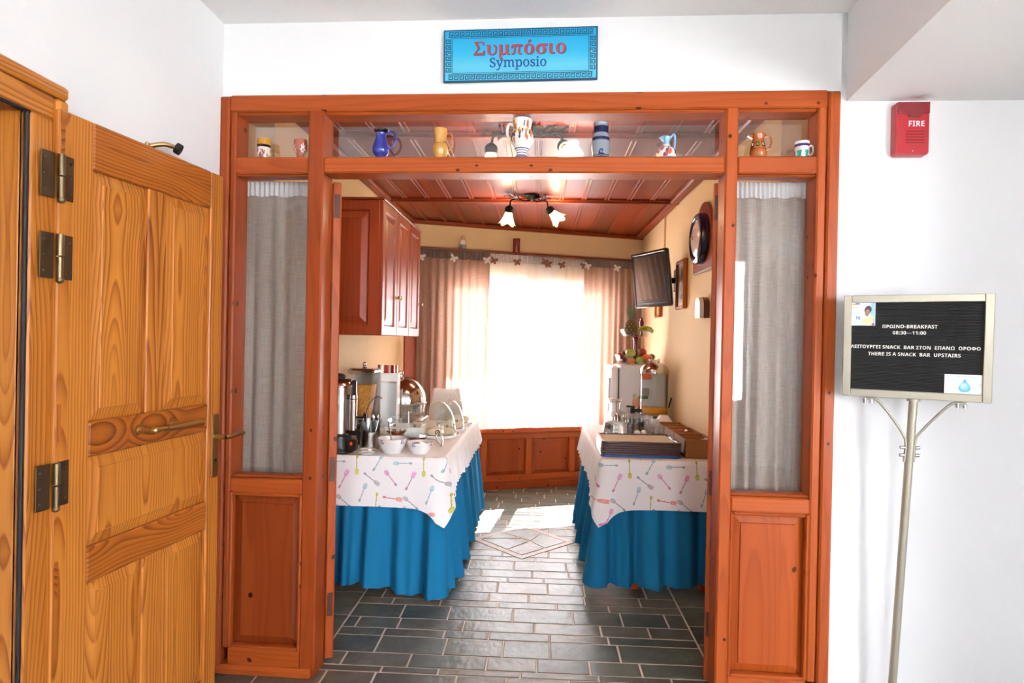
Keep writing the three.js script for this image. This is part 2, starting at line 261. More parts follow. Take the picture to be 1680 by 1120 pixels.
// ---------------------------------------------------------------- breakfast room shell
{
  const l = struct('wall_inner_left', 'beige wall behind the buffet and cupboard');
  part('plaster', merge([slab(LW - 0.3, LW, 0, IC + 0.1, -5.6, -2.68), slab(LW - 0.3, -1.312, 0, IC + 0.1, -2.68, -2.5)]), beige, l);
  const r = struct('wall_inner_right', 'beige wall with pictures and television');
  part('plaster', merge([slab(RW, RW + 0.3, 0, IC + 0.1, -6.4, -2.64), slab(1.125, RW + 0.3, 0, IC + 0.1, -2.64, -2.45)]), beige, r);
  part('conduit', slab(RW - 0.012, RW, 1.9, IC, -5.04, -5.02), beige, r);
  const c = struct('ceiling_wood', 'dark red wooden plank ceiling with beams');
  part('backing', slab(LW - 0.1, RW + 0.1, IC + 0.012, IC + 0.12, -6.4, -2.56), cherryDeep, c);
  const beams = [-2.62, -3.10, -4.56, -6.3], x0 = -1.017 - 0.085;
  for (let i = 0; i < 13; i++) {
    const a = Math.max(LW, x0 - 0.08 + i * 0.1652), b = Math.min(RW, x0 - 0.08 + (i + 1) * 0.1652);
    for (let k = 0; k < 3; k++) part('plank', mv(cbox(b - a - 0.002, 0.014, beams[k] - beams[k + 1] - 0.002, 0.002, 'z'), 0, 0, 0), [cherry, cherryWarm, cherryDeep][Math.floor(rnd() * 3)], c, [(a + b) / 2, IC + 0.008, (beams[k] + beams[k + 1]) / 2]);
    if (i) for (let k = 0; k < 3; k++) part('batten', merge([mv(cbox(0.012, 0.010, beams[k] - beams[k + 1] - 0.04, 0.003, 'z'), -0.012, 0, 0), mv(cbox(0.012, 0.010, beams[k] - beams[k + 1] - 0.04, 0.003, 'z'), 0.012, 0, 0), mv(cbox(0.03, 0.005, beams[k] - beams[k + 1] - 0.04, 0.001, 'z'), 0, 0.003, 0)]), cherryWarm, c, [a, IC - 0.004, (beams[k] + beams[k + 1]) / 2]);
  }
  for (const z of beams.slice(1, 3)) part('beam', merge([mv(cbox(RW - LW, 0.03, 0.045, 0.004, 'x'), 0, 0, 0), mv(cbox(RW - LW, 0.014, 0.07, 0.004, 'x'), 0, 0.008, 0)]), cherryDeep, c, [(LW + RW) / 2, IC - 0.014, z]);
  for (const x of [LW + 0.035, RW - 0.035]) part('cornice', cbox(0.07, 0.03, 3.8, 0.008, 'z'), cherryWarm, c, [x, IC - 0.012, -4.4]);
  part('cornice', cbox(2.32, 0.035, 0.05, 0.008, 'x'), cherryWarm, c, onFar(1.16, IC - 0.016, 0.025), [0, FPHI, 0]);

  const f = struct('wall_far', 'beige far wall above the window with wooden panels below', FO, FPHI);
  part('plaster', merge([slab(-0.2, 2.5, 2.15, IC + 0.1, -0.2, 0), slab(-0.2, 0.40, 0.5, 2.2, -0.2, 0), slab(1.98, 2.6, 0.5, 2.2, -0.2, 0), slab(0.4, 1.98, 1.9, 2.2, -0.2, 0), slab(-0.2, 2.6, 0, 0.56, -0.2, 0)]), beige, f);
  part('skirting_board', cbox(2.30, 0.07, 0.03, 0.006, 'x'), redwoodDarkShade, f, [1.16, 0.035, 0.032]);
  part('sill_rail', cbox(2.30, 0.05, 0.07, 0.008, 'x'), redwood, f, [1.16, 0.545, 0.035]);
  part('rail', cbox(2.30, 0.06, 0.024, 0.004, 'x'), redwood, f, [1.16, 0.49, 0.014]);
  part('rail', cbox(2.30, 0.06, 0.024, 0.004, 'x'), redwood, f, [1.16, 0.10, 0.014]);
  const cuts = [0.02, 0.30, 0.735, 1.17, 1.605, 2.04, 2.3];
  for (const t of cuts) part('stile', cbox(0.06, 0.34, 0.024, 0.004), redwood, f, [t, 0.295, 0.014]);
  for (let i = 0; i < 6; i++) { const w = cuts[i + 1] - cuts[i] - 0.06; part('raised_panel', ringPanel(w, 0.33, [[0, 0], [0, 0.006], [0.03, 0.02], [0.032, 0.022]]), redwoodDarkShade, f, [(cuts[i] + cuts[i + 1]) / 2, 0.295, 0.001]); }
  for (const t of [0.06, 2.24]) part('casing', cbox(0.12, 1.6, 0.03, 0.006), redwood, f, [t, 1.36, 0.016]);
  part('ledge', cbox(2.26, 0.016, 0.10, 0.004, 'x'), cherryWarm, f, [1.16, 2.168, 0.05]);
  const w = struct('window_1', 'wooden window behind the curtains', onFar(1.19, 1.23, -0.1), FPHI);
  part('window_frame', frameRing(1.58, 1.34, 0.05, 0.06), redwood, w);
  part('mullion', cbox(0.09, 1.24, 0.06), redwood, w);
  for (const k of [-1, 1]) part('pane', cbox(0.69, 1.23, 0.004, 0.0005), pane, w, [k * 0.3925, 0, 0]);
  const e = struct('terrace_outside', 'pale terrace and eave outside the far window', FO, FPHI);
  part('paving', slab(-6, 8, -0.3, -0.05, -12, -0.2), matte(176, 176, 174), e);
  part('eave', slab(-4, 6, 2.5, 2.62, -1.52, -0.2), white, e);
  const e2 = struct('ground_outside', 'pale ground outside the hall windows'); part('paving', slab(-10, HR + 10, -0.3, -0.22, HB + 0.2, 18), matte(226, 224, 220), e2);
}

// ---------------------------------------------------------------- wooden glazed partition
{
  const p = struct('wall_partition', 'red pine glazed partition with transom shelf and open doorway', WO, PHI);
  const D = 0.11, bar = (n, u0, u1, v0, v1, g, w0 = -D, w1 = 0, m = redwood, c = 0.006) => part(n, mv(cbox(u1 - u0, v1 - v0, w1 - w0, c, g), 0, 0, 0), m, p, [(u0 + u1) / 2, (v0 + v1) / 2, (w0 + w1) / 2]);
  bar('stile', -0.446, -0.405, 0, 2.345, 'y', -D, 0.008, redwoodDarkShade); bar('stile', -0.405, -0.38, 0.1, 2.3, 'y', -D, -0.003, redwoodDarkShade);  // left stiles tinted darker in place of light falling off
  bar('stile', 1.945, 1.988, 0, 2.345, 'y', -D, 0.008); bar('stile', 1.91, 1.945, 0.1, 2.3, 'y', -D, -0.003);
  bar('post', -0.077, -0.013, 0, 2.29, 'y', -D, 0, redwoodDarkShade); bar('post', 1.568, 1.615, 0, 2.29, 'y');  // left post has the same light falloff put into its tint
  bar('head_rail', -0.405, 1.945, 2.285, 2.352, 'x', -D, 0.002);
  bar('head_moulding', -0.38, 1.91, 2.275, 2.29, 'x', -D, -0.012);
  bar('shelf_rail', -0.38, -0.077, 2.036, 2.103, 'x', -D, -0.002); bar('shelf_rail', -0.013, 1.568, 2.038, 2.103, 'x', -D, -0.002); bar('shelf_rail', 1.615, 1.91, 2.036, 2.103, 'x', -D, -0.002);
  for (const [a, b] of [[-0.38, -0.077], [1.615, 1.91]]) {
    const m = (a + b) / 2, w = b - a;
    bar('rail', a, b, 0.738, 0.798, 'x', -D, -0.002);
    bar('glazing_bead', a, b, 0.798, 0.81, 'x', -0.075, -0.012, redwoodDarkShade); bar('glazing_bead', a, b, 2.026, 2.036, 'x', -0.075, -0.012, redwoodDarkShade);
    bar('rail', a, b, 0.03, 0.105, 'x', -D, -0.002);
    bar('plinth', a - 0.04, b + 0.05, 0, 0.04, 'x', -D, 0.012);
    part('raised_panel', ringPanel(w, 0.634, [[0, -0.02], [0, 0], [0.006, 0.002], [0.044, 0.016], [0.046, 0.021]]), a < 0 ? redwoodShadeL : redwood, p, [m, 0.4215, -0.042]);  // left panel: shade put into the wood colour
    part('panel_moulding', frameRing(w, 0.634, 0.012, 0.03), redwood, p, [m, 0.4215, -0.018]);
    part('pane', cbox(w, 1.232, 0.004, 0.0005), pane, p, [m, 1.42, -0.085]);
    part('pane', cbox(w, 0.178, 0.004, 0.0005), paneOld, p, [m, 2.19, -0.088]);
  }
  part('pane', cbox(1.581, 0.178, 0.004, 0.0005), paneOld, p, [0.7775, 2.19, -0.088]);
  // threshold side skirting stones stay with the floor; inner door leaves folded back into the room
  for (const s of [-1, 1]) {
    const u = s < 0 ? -0.013 : 1.589, a = s < 0 ? 25 : 19.5, W = 0.70, q = onWall(u, 0, -D - 0.004);
    const d = struct(s < 0 ? 'door_1' : 'door_2', s < 0 ? 'glazed inner door leaf folded back on the left' : 'glazed inner door leaf folded back on the right', q, s < 0 ? (90 + a) * deg : (90 - a) * deg);
    const o = s < 0 ? 0.018 : -0.018, dd = (n, x0, x1, y0, y1, g, m = redwood) => part(n, cbox(x1 - x0, y1 - y0, 0.036, 0.004, g), m, d, [(x0 + x1) / 2, (y0 + y1) / 2, o]);
    dd('stile', 0, 0.08, 0.02, 2.03, 'y'); dd('stile', W - 0.08, W, 0.02, 2.03, 'y'); dd('rail', 0.08, W - 0.08, 1.95, 2.03, 'x'); dd('rail', 0.08, W - 0.08, 0.73, 0.81, 'x'); dd('rail', 0.08, W - 0.08, 0.02, 0.12, 'x');
    part('raised_panel', ringPanel(W - 0.16, 0.61, [[0, -0.01], [0, 0], [0.04, 0.012]]), redwoodDarkShade, d, [W / 2, 0.425, o]);
    part('pane', cbox(W - 0.16, 1.14, 0.004, 0.0005), pane, d, [W / 2, 1.38, o]);
    for (const y of [0.25, 0.82, 1.93]) part('hinge', cbox(0.003, 0.10, 0.022, 0.001), matte(82, 36, 26, 0.5), d, [-0.001, y, o]);
  }
}
// net curtains behind the side panes
function pleated(w, h, n, amp, sd, taper = 1) { return sheet((u, v) => { const x = (u - 0.5) * w, k = lerp(1, taper, v); const ph = u * n * 2 * Math.PI + 1.5 * nz(u * 6, sd) + 0.7 * v * nz(u * 9, sd + 3); return [x * k + 0.006 * Math.sin(ph * 0.5 + sd) * v, -v * h, amp * (0.35 + 0.65 * v) * Math.sin(ph) + 0.5 * amp * nz(u * n * 1.7, v * 1.5, sd), u * w * 1.4, v * h]; }, Math.max(60, n * 14), 24); }
for (const [u, w, side, sd] of [[-0.235, 0.36, 'left', 1.3], [1.772, 0.30, 'right', 4.4]]) {
  const c = thing('net_curtain', `grey linen curtain with white gathered heading behind the ${side === 'left' ? 'glass pane beside the pine door' : 'glass pane beside the fire alarm'}`, 'curtain', onWall(u, 2.03, -0.128), PHI, 'curtains behind the side panes');
  part('fabric', mv(pleated(w, 1.2, 5, 0.016, sd), 0, -0.045, 0), greyCurtain, c);
  part('heading', mv(sheet((a, b) => [(a - 0.5) * w, -b * (0.062 + 0.003 * Math.sin(a * 23 + sd) * b + 0.004 * nz(a * 6, sd) * b), 0.004 * Math.sin(a * 2 * Math.PI * 17) + 0.016, a, b], 200, 4), 0, 0, 0), tape, c);
  part('rod', mv(cyl(0.004, 0.004, 0.33, 10), 0, -0.012, 0, 0, 0, Math.PI / 2), brass, c);
}

// ---------------------------------------------------------------- pine door, its casing and hinges
{
  const t = struct('trim_1', 'varnished pine door casing and lining on the left wall');
  const zi = -1.487, zo = -1.597;
  part('casing_side', merge([mv(cbox(0.03, 1.932, 0.072, 0.004), HL + 0.015, 0.966, zi - 0.036), mv(cbox(0.042, 1.993, 0.038, 0.008), HL + 0.021, 0.9965, zo + 0.019)]), pine, t);
  part('casing_head', merge([mv(cbox(0.03, 0.061, 1.0, 0.004, 'z'), HL + 0.015, 1.963, zi + 0.428), mv(cbox(0.042, 0.036, 1.1, 0.008, 'z'), HL + 0.021, 2.012, zo + 0.55)]), pine, t);
  part('lining_side', cbox(0.36, 1.95, 0.02, 0.002), pine, t, [HL - 0.18, 0.97, zi - 0.008]);
  part('lining_head', cbox(0.36, 0.02, 0.95, 0.002, 'z'), pineDark, t, [HL - 0.18, 1.941, zi + 0.46]);
  const g = matte(24, 22, 24, 0.6);
  part('gasket', merge([mv(cyl(0.006, 0.006, 1.93, 10), HL + 0.022, 0.965, zi + 0.006), mv(cyl(0.006, 0.006, 0.9, 10), HL + 0.022, 1.93, zi + 0.45, Math.PI / 2)]), g, t);

  const d = struct('door_3', 'varnished pine panel door folded open against the left wall', [-1.265, 0, -1.557], 82.9 * deg);
  d.userData.category = 'door';
  const W = 0.685, T = 0.036, bar = (n, x0, x1, y0, y1, g2, m = pine, z = 0) => part(n, cbox(x1 - x0, y1 - y0, T, 0.004, g2), m, d, [(x0 + x1) / 2, (y0 + y1) / 2, -T / 2 + z]);
  bar('stile', 0, 0.110, 0.02, 1.965, 'y'); bar('stile', 0.615, W, 0.02, 1.965, 'y');
  bar('rail', 0.110, 0.615, 1.833, 1.965, 'x', pineDark); bar('lock_rail', 0.110, 0.615, 1.031, 1.130, 'x', pineDark); bar('rail', 0.110, 0.615, 0.676, 0.777, 'x', pineDark); bar('rail', 0.110, 0.615, 0.02, 0.13, 'x', pineDark);
  bar('mullion', 0.316, 0.396, 1.130, 1.833, 'y'); bar('mullion', 0.316, 0.396, 0.13, 0.676, 'y');
  for (const [x0, x1, y0, y1] of [[0.110, 0.316, 1.130, 1.833], [0.396, 0.615, 1.130, 1.833], [0.110, 0.615, 0.777, 1.031], [0.110, 0.316, 0.13, 0.676], [0.396, 0.615, 0.13, 0.676]]) {
    const w = x1 - x0, h = y1 - y0;
    part('raised_panel', ringPanel(w + 0.002, h + 0.002, [[0, -0.026], [0, -0.014], [0.002, -0.013], [0.034, -0.003], [0.036, -0.0005]]), pine, d, [(x0 + x1) / 2, (y0 + y1) / 2, 0]);
  }
  for (const y of [1.786, 1.577, 0.978]) {
    const h = part('hinge', merge([mv(cbox(0.036, 0.118, 0.003, 0.001), 0.026, y, 0.0015), mv(cbox(0.040, 0.118, 0.003, 0.001), -0.032, y, 0.0015), ...[-0.04, 0, 0.04].flatMap((k) => [mv(ball(0.004, 8, 6), 0.034, y + k, 0.003), mv(ball(0.004, 8, 6), -0.042, y + k, 0.003)])]), bronze, d);
    const q = part('hinge_pin', merge([mv(cyl(0.009, 0.009, 0.056, 14), 0, y + 0.03, 0.009), mv(cyl(0.008, 0.008, 0.056, 14), 0, y - 0.03, 0.009), mv(ball(0.010, 10, 8), 0, y - 0.061, 0.009)]), phys({ color: col(128, 112, 84), metalness: 1, roughness: 0.35 }), h);
  }
  for (const y of [1.88, 0.72, 1.14]) part('hinge_mortise', cbox(0.012, 0.10, 0.002, 0.0005), pineDark, d, [0.012, y, 0.0005]);
  part('pull_handle', merge([mv(cyl(0.017, 0.017, 0.006), 0.292, 1.082, 0.003, Math.PI / 2), mv(cyl(0.009, 0.009, 0.045), 0.292, 1.082, 0.024, Math.PI / 2), mv(ball(0.011), 0.305, 1.081, 0.046), mv(cyl(0.007, 0.007, 0.05), 0.328, 1.081, 0.046, 0, 0, Math.PI / 2), mv(cyl(0.0105, 0.0105, 0.17), 0.44, 1.078, 0.046, 0, 0, Math.PI / 2), mv(cyl(0.017, 0.017, 0.006), 0.436, 1.084, 0.003, Math.PI / 2), mv(cyl(0.008, 0.008, 0.045), 0.436, 1.080, 0.024, Math.PI / 2)]), brass, d);
  const pl = part('handle_plate', mv(extr(rrect(0.032, 0.23, 0.012), 0.004, 0.0015), 0.655, 0.972, 0), brass, d);
  part('lever', merge([mv(cyl(0.009, 0.009, 0.045), 0.655, 1.005, 0.024, Math.PI / 2), tube([[0.655, 1.005, 0.045], [0.675, 1.006, 0.05], [0.755, 1.008, 0.05]], 0.0085, 16, 10), mv(ball(0.0085), 0.755, 1.008, 0.05)]), brass, pl);
  part('keyhole', mv(cyl(0.006, 0.006, 0.003), 0.655, 0.92, 0.006, Math.PI / 2), blackPlastic, pl);

  const s = thing('door_stop', 'brass bracket with black rubber roller above the pine door', 'door stop', [HL, 2.0, -1.985]);
  part('bracket', merge([mv(cbox(0.012, 0.04, 0.035, 0.004), 0.006, -0.01, 0), tube([[0.01, 0, 0], [0.045, 0.012, -0.02], [0.062, 0.012, -0.055]], 0.008, 14, 10)]), brass, s);
  part('roller', mv(cyl(0.019, 0.019, 0.016, 24), 0.066, 0.010, -0.065, 0.3, 0, Math.PI / 2 - 0.5), blackPlastic, s);
}

// ---------------------------------------------------------------- sign, fire alarm
{
  const tex = canvasTex(1200, 410, (c, w, h) => {
    const g = c.createLinearGradient(0, 0, 0, h); g.addColorStop(0, '#1a9fd4'); g.addColorStop(0.45, '#2fb2dd'); g.addColorStop(0.7, '#63c4de'); g.addColorStop(1, '#52bcdc');
    c.fillStyle = g; c.fillRect(0, 0, w, h);
    c.strokeStyle = '#0c4468'; c.lineWidth = 9; c.strokeRect(5, 5, w - 10, h - 10); c.lineWidth = 4; c.strokeRect(68, 68, w - 136, h - 136);
    c.lineWidth = 7;
    const key = (x, y, a) => { c.save(); c.translate(x, y); c.rotate(a); c.beginPath(); c.moveTo(-20, 18); c.lineTo(-13, 18); c.lineTo(-13, -18); c.lineTo(15, -18); c.lineTo(15, 6); c.lineTo(0, 6); c.lineTo(0, -5); c.moveTo(-20, 18); c.lineTo(22, 18); c.stroke(); c.restore(); };
    for (let i = 0; i < 26; i++) { key(58 + i * 43.4, 38, 0); key(58 + i * 43.4, h - 38, Math.PI); }
    for (let i = 0; i < 6; i++) { key(38, 92 + i * 45, -Math.PI / 2); key(w - 38, 92 + i * 45, Math.PI / 2); }
    c.textAlign = 'center'; c.font = 'bold 150px serif'; c.fillStyle = '#1b3f86'; c.fillText('Συμπόσιο', 603, 207, 780); c.fillStyle = '#b8434a'; c.fillText('Συμπόσιο', 598, 203, 780);
    c.font = '100px serif'; c.fillStyle = '#173f8c'; c.strokeStyle = '#173f8c'; c.lineWidth = 3; c.fillText('Symposio', 585, 300, 450); c.strokeText('Symposio', 585, 300, 450);
  });
  const o = thing('sign', 'turquoise name plaque with Greek key border on the white header', 'sign', onWall(0.771, 2.497, 0.003), PHI);
  o.rotation.z = 0.012;
  part('plaque', mv(cbox(0.604, 0.206, 0.012, 0.002), 0, 0, 0), gloss(14, 66, 100), o);
  part('print', flat(0.602, 0.204), phys({ map: tex, roughness: 0.35 }), o, [0, 0, 0.0065]);
  for (const k of [-1, 1]) part('screw', mv(ball(0.005, 12, 8), 0, 0, 0), steel, o, [k * 0.278, 0.005, 0.007]);

  const f = thing('fire_alarm', 'red wall fire alarm sounder on the white wall', 'fire alarm', onWall(2.235, 2.195, -0.008), PHI);
  const red = gloss(186, 10, 30, 0.45);
  part('housing', mv(extr(rrect(0.108, 0.185, 0.008), 0.03, 0.006), 0, 0, 0.004), red, f);
  part('lens', mv(extr(shape([[-0.054, 0.092], [-0.054, 0.055], [-0.022, 0.052], [-0.012, 0.040], [0.022, 0.040], [0.032, 0.052], [0.054, 0.055], [0.054, 0.092]]), 0.004, 0.002), 0, 0, 0.041), phys({ color: col(140, 10, 24), roughness: 0.1, clearcoat: 1 }), f);
  for (let i = 0; i < 5; i++) part('slot', cbox(0.066, 0.003, 0.003, 0.001, 'x'), matte(120, 8, 16), f, [0.008, -0.012 - i * 0.0105, 0.0405]);
  const ft = canvasTex(256, 96, (c, w, h) => { c.fillStyle = '#ba0a1e'; c.fillRect(0, 0, w, h); c.fillStyle = '#f4eef0'; c.font = 'bold 84px sans-serif'; c.textAlign = 'center'; c.fillText('FIRE', 128, 78, 236); });
  part('lettering', flat(0.086, 0.033), phys({ map: ft, roughness: 0.35 }), f, [0.012, 0.016, 0.0406]);
  part('screw', ball(0.003, 8, 6), steel, f, [0, -0.085, 0.0405]);
}

// ---------------------------------------------------------------- letter board on a stand
{
  const o = thing('notice_stand', 'metal stand with black letter board announcing breakfast hours', 'notice board', [1.36, 0, -2.30]);
  const alu = phys({ color: col(178, 172, 154), metalness: 0.55, roughness: 0.42 });
  const B = new THREE.Group();
  const tex = canvasTex(1100, 900, (c, w, h) => {
    c.fillStyle = '#151417'; c.fillRect(0, 0, w, h);
    c.fillStyle = '#f2efe6'; c.font = 'bold 46px sans-serif'; c.textAlign = 'center';
    const line = (t, y, x, mx) => { c.fillText(t, x, y, mx); };
    line('ΠΡΩΙΝΟ-BREAKFAST', 272, 505, 470); line('08:30—11:00', 332, 505, 270);
    line('ΛΕΙΤΟΥΡΓΕΙ SNACK  BAR ΣΤΟΝ  ΕΠΑΝΩ  ΟΡΟΦΟ', 472, 540, 1060); line('THERE IS A SNACK  BAR  UPSTAIRS', 540, 540, 760);
  });
  const grooves = dataTex(4, 256, (u, v) => { const q = (v * 64) % 1 < 0.35 ? 40 : 220; return [q, q, q]; }, false);
  const bd = part('board', cbox(0.42, 0.342, 0.012, 0.002), matte(32, 31, 34), o);
  part('letter_felt', flat(0.402, 0.326), new THREE.MeshStandardMaterial({ map: tex, roughness: 0.75, bumpMap: grooves, bumpScale: 0.002 }), bd, [0, 0, 0.0065]);
  part('board_frame', frameRing(0.436, 0.362, 0.026, 0.022, 0.08), alu, bd, [0, 0, 0.004]);
  const p1 = canvasTex(256, 256, (c, w, h) => {
    const g = c.createLinearGradient(0, 0, w, h); g.addColorStop(0, '#ffffff'); g.addColorStop(1, '#b6d8ee'); c.fillStyle = g; c.fillRect(0, 0, w, h); c.fillStyle = '#9cc8ea'; c.fillRect(215, 0, 41, h);
    c.fillStyle = '#4060a0'; c.fillRect(60, 26, 42, 14); c.fillStyle = '#e8b040'; c.fillRect(30, 30, 34, 16); c.fillStyle = '#8fb4d8'; for (const y of [70, 84, 118, 130]) c.fillRect(22, y, 70, 4);
    c.fillStyle = '#44303a'; c.beginPath(); c.ellipse(186, 96, 34, 44, 0.3, 0, 7); c.fill(); c.fillStyle = '#a97862'; c.beginPath(); c.ellipse(180, 124, 24, 36, 0.2, 0, 7); c.fill();
    c.fillStyle = '#e8d3a0'; c.beginPath(); c.moveTo(120, 230); c.quadraticCurveTo(130, 150, 176, 190); c.quadraticCurveTo(215, 140, 236, 150); c.lineTo(236, 225); c.lineTo(180, 256); c.closePath(); c.fill(); c.fillStyle = '#c8452c'; c.beginPath(); c.arc(240, 246, 14, 0, 7); c.fill();
    c.fillStyle = '#27408a'; c.font = 'bold 46px sans-serif'; c.fillText('1€', 62, 196);
  });
  const p2 = canvasTex(320, 200, (c, w, h) => {
    c.fillStyle = '#f2f8fa'; c.fillRect(0, 0, w, h); c.strokeStyle = '#a8d4e4'; c.lineWidth = 4;
    for (const [x, y, r] of [[44, 60, 10], [100, 70, 14], [250, 60, 8], [286, 96, 12], [56, 130, 8], [240, 130, 9], [90, 40, 5]]) { c.beginPath(); c.arc(x, y, r, 0, 7); c.stroke(); }
    c.fillStyle = '#5fb4cc'; for (let i = 0; i < 12; i++) c.fillRect(58 + i * 18, 20 - 8 * Math.sin(i / 11 * Math.PI), 11, 5); for (let i = 0; i < 12; i++) c.fillRect(34 + i * 22, 184 + 0 * i, 14, 5);
    const g = c.createRadialGradient(150, 100, 10, 162, 118, 60); g.addColorStop(0, '#c4ecf6'); g.addColorStop(1, '#3fa6d2'); c.fillStyle = g; c.beginPath(); c.moveTo(160, 34); c.bezierCurveTo(172, 72, 212, 96, 208, 132); c.bezierCurveTo(202, 180, 118, 180, 112, 132); c.bezierCurveTo(108, 96, 150, 74, 160, 34); c.fill();
  });
  part('leaflet', cbox(0.082, 0.09, 0.001, 0.0003), whitePlastic, bd, [-0.16, 0.118, 0.0075]); part('leaflet_print', flat(0.08, 0.088), phys({ map: p1, roughness: 0.4 }), bd, [-0.16, 0.118, 0.0082]);
  part('leaflet', cbox(0.112, 0.072, 0.001, 0.0003), whitePlastic, bd, [0.144, -0.126, 0.0075]); part('leaflet_print', flat(0.11, 0.07), phys({ map: p2, roughness: 0.4 }), bd, [0.144, -0.126, 0.0082]);
  bd.position.set(-0.058, 1.386, 0.1); bd.rotation.order = 'YXZ'; bd.rotation.set(4 * deg, -27 * deg, 0);
  const top = [-0.05, 1.20, 0.088], up = (k) => [-0.05 - 0.01 * k, 1.20 - 1.185 * k, 0.088 - 0.083 * k];
  part('pole', merge([tube([up(0), up(0.5), up(1)], 0.0135, 10, 20), mv(cyl(0.02, 0.02, 0.008), ...up(0))]), alu, o);
  part('base_plate', mv(cyl(0.15, 0.155, 0.012, 40), ...up(1).map((q, i) => i === 1 ? 0.006 : q)), alu, o);
  for (const s of [-1, 1]) {
    const e = [-0.05 + s * 0.105, 1.197, 0.088 + s * 0.053], c = up(0.125);
    part('brace', merge([tube([[e[0] + s * 0.03, e[1], e[2] + s * 0.015], [e[0], e[1], e[2]], [e[0] - s * 0.012, e[1] - 0.008, e[2] - s * 0.006], [c[0] + s * 0.02, c[1] + 0.02, c[2] + s * 0.004], [c[0] + s * 0.016, c[1], c[2]], [up(0.185)[0] + s * 0.016, up(0.185)[1], up(0.185)[2]]], 0.0045, 40, 8)]), alu, o);
    for (const k of [0.012, 0.035]) part('bolt', cyl(0.006, 0.006, 0.016, 6), steelBrushed, o, [e[0] + s * (k - 0.005), e[1] - 0.008, e[2] + s * 0.006]);
    for (const k of [0.142, 0.165]) part('bolt', mv(cyl(0.006, 0.006, 0.014, 6), 0, 0, 0, 0, 0, Math.PI / 2), steelBrushed, o, [up(k)[0] + s * 0.026, up(k)[1], up(k)[2]]);
  }
}

// ---------------------------------------------------------------- pottery on the transom shelf
const crock = (w, h, draw) => phys({ map: canvasTex(w, h, draw), roughness: 0.2, clearcoat: 0.3, clearcoatRoughness: 0.1 });
const bands = (c, w, h, list) => { for (const [y0, y1, k] of list) { c.fillStyle = k; c.fillRect(0, h * (1 - y1), w, h * (y1 - y0)); } };
const blobs = (c, w, h, n, y0, y1, cols, r0, r1) => { for (let i = 0; i < n; i++) { c.fillStyle = cols[i % cols.length]; c.beginPath(); c.ellipse(rr(0, w), h * (1 - rr(y0, y1)), rr(r0, r1), rr(r0, r1) * 0.7, rr(0, 3), 0, 7); c.fill(); } };
const handleG = (x, y0, y1, out, r) => tube([[x * 0.92, y1, 0], [x + out * 0.6, y1 + 0.006, 0], [x + out, y1 - (y1 - y0) * 0.35, 0], [x + out * 0.7, y0 + (y1 - y0) * 0.2, 0], [x * 0.95, y0, 0]], r, 26, 8);
const SH = 2.1035;
function pot(name, label, u, pts, mat, extra, turn = 0) {
  const o = thing(name, label, name.split('_').pop(), onWall(u, SH, -0.046), PHI + turn);
  part('body', lathe(smoothPts(pts, 48), 40), mat, o); if (extra) extra(o); return o;
}
pot('small_barrel_mug', 'small cream barrel mug with mustard rims and dark print on the transom shelf', -0.283, [[0, 0], [0.023, 0], [0.026, 0.006], [0.027, 0.04], [0.026, 0.078], [0.023, 0.084], [0.021, 0.08], [0.021, 0.01], [0, 0.008]],
  crock(512, 256, (c, w, h) => { c.fillStyle = '#e6d8c2'; c.fillRect(0, 0, w, h); bands(c, w, h, [[0, 0.12, '#c08a20'], [0.12, 0.15, '#2a1c14'], [0.4, 0.43, '#2a1c14'], [0.43, 0.55, '#c88c22']]); blobs(c, w, h, 60, 0.2, 0.36, ['#3a4a4a', '#7a4050', '#a86070', '#2a3038'], 6, 16); }), null, 1.2);
pot('footed_cup', 'small terracotta footed cup with white flower', -0.128, [[0, 0], [0.018, 0], [0.019, 0.004], [0.015, 0.016], [0.018, 0.026], [0.026, 0.036], [0.027, 0.055], [0.0255, 0.077], [0.023, 0.077], [0.022, 0.04], [0, 0.03]],
  crock(512, 256, (c, w, h) => { c.fillStyle = '#b06450'; c.fillRect(0, 0, w, h); for (let k = 0; k < 4; k++) { const x = 64 + k * 128, y = h * 0.5; c.fillStyle = '#f2e4e4'; for (let i = 0; i < 8; i++) { c.beginPath(); c.ellipse(x + 22 * Math.cos(i * 0.785), y + 22 * Math.sin(i * 0.785), 15, 6, i * 0.785, 0, 7); c.fill(); } c.fillStyle = '#4a6a3a'; c.beginPath(); c.ellipse(x + 56, y + 20, 16, 7, 0.8, 0, 7); c.fill(); } }));
const cobalt = gloss(52, 58, 150, 0.15);
pot('blue_jug', 'cobalt blue glazed jug with fluted rim and side handle', 0.208, [[0, 0], [0.022, 0], [0.024, 0.006], [0.022, 0.012], [0.032, 0.026], [0.034, 0.045], [0.026, 0.072], [0.021, 0.088], [0.022, 0.105], [0.030, 0.117], [0.028, 0.118], [0.019, 0.105], [0.018, 0.09], [0, 0.05]], cobalt,
  (o) => { part('rim', lathe(smoothPts([[0.021, 0.104], [0.031, 0.118], [0.027, 0.119], [0.019, 0.108]], 12)), gloss(24, 16, 40, 0.15), o); part('handle', handleG(0.026, 0.04, 0.105, 0.035, 0.005), cobalt, o); });
const tan = gloss(206, 150, 74, 0.3);
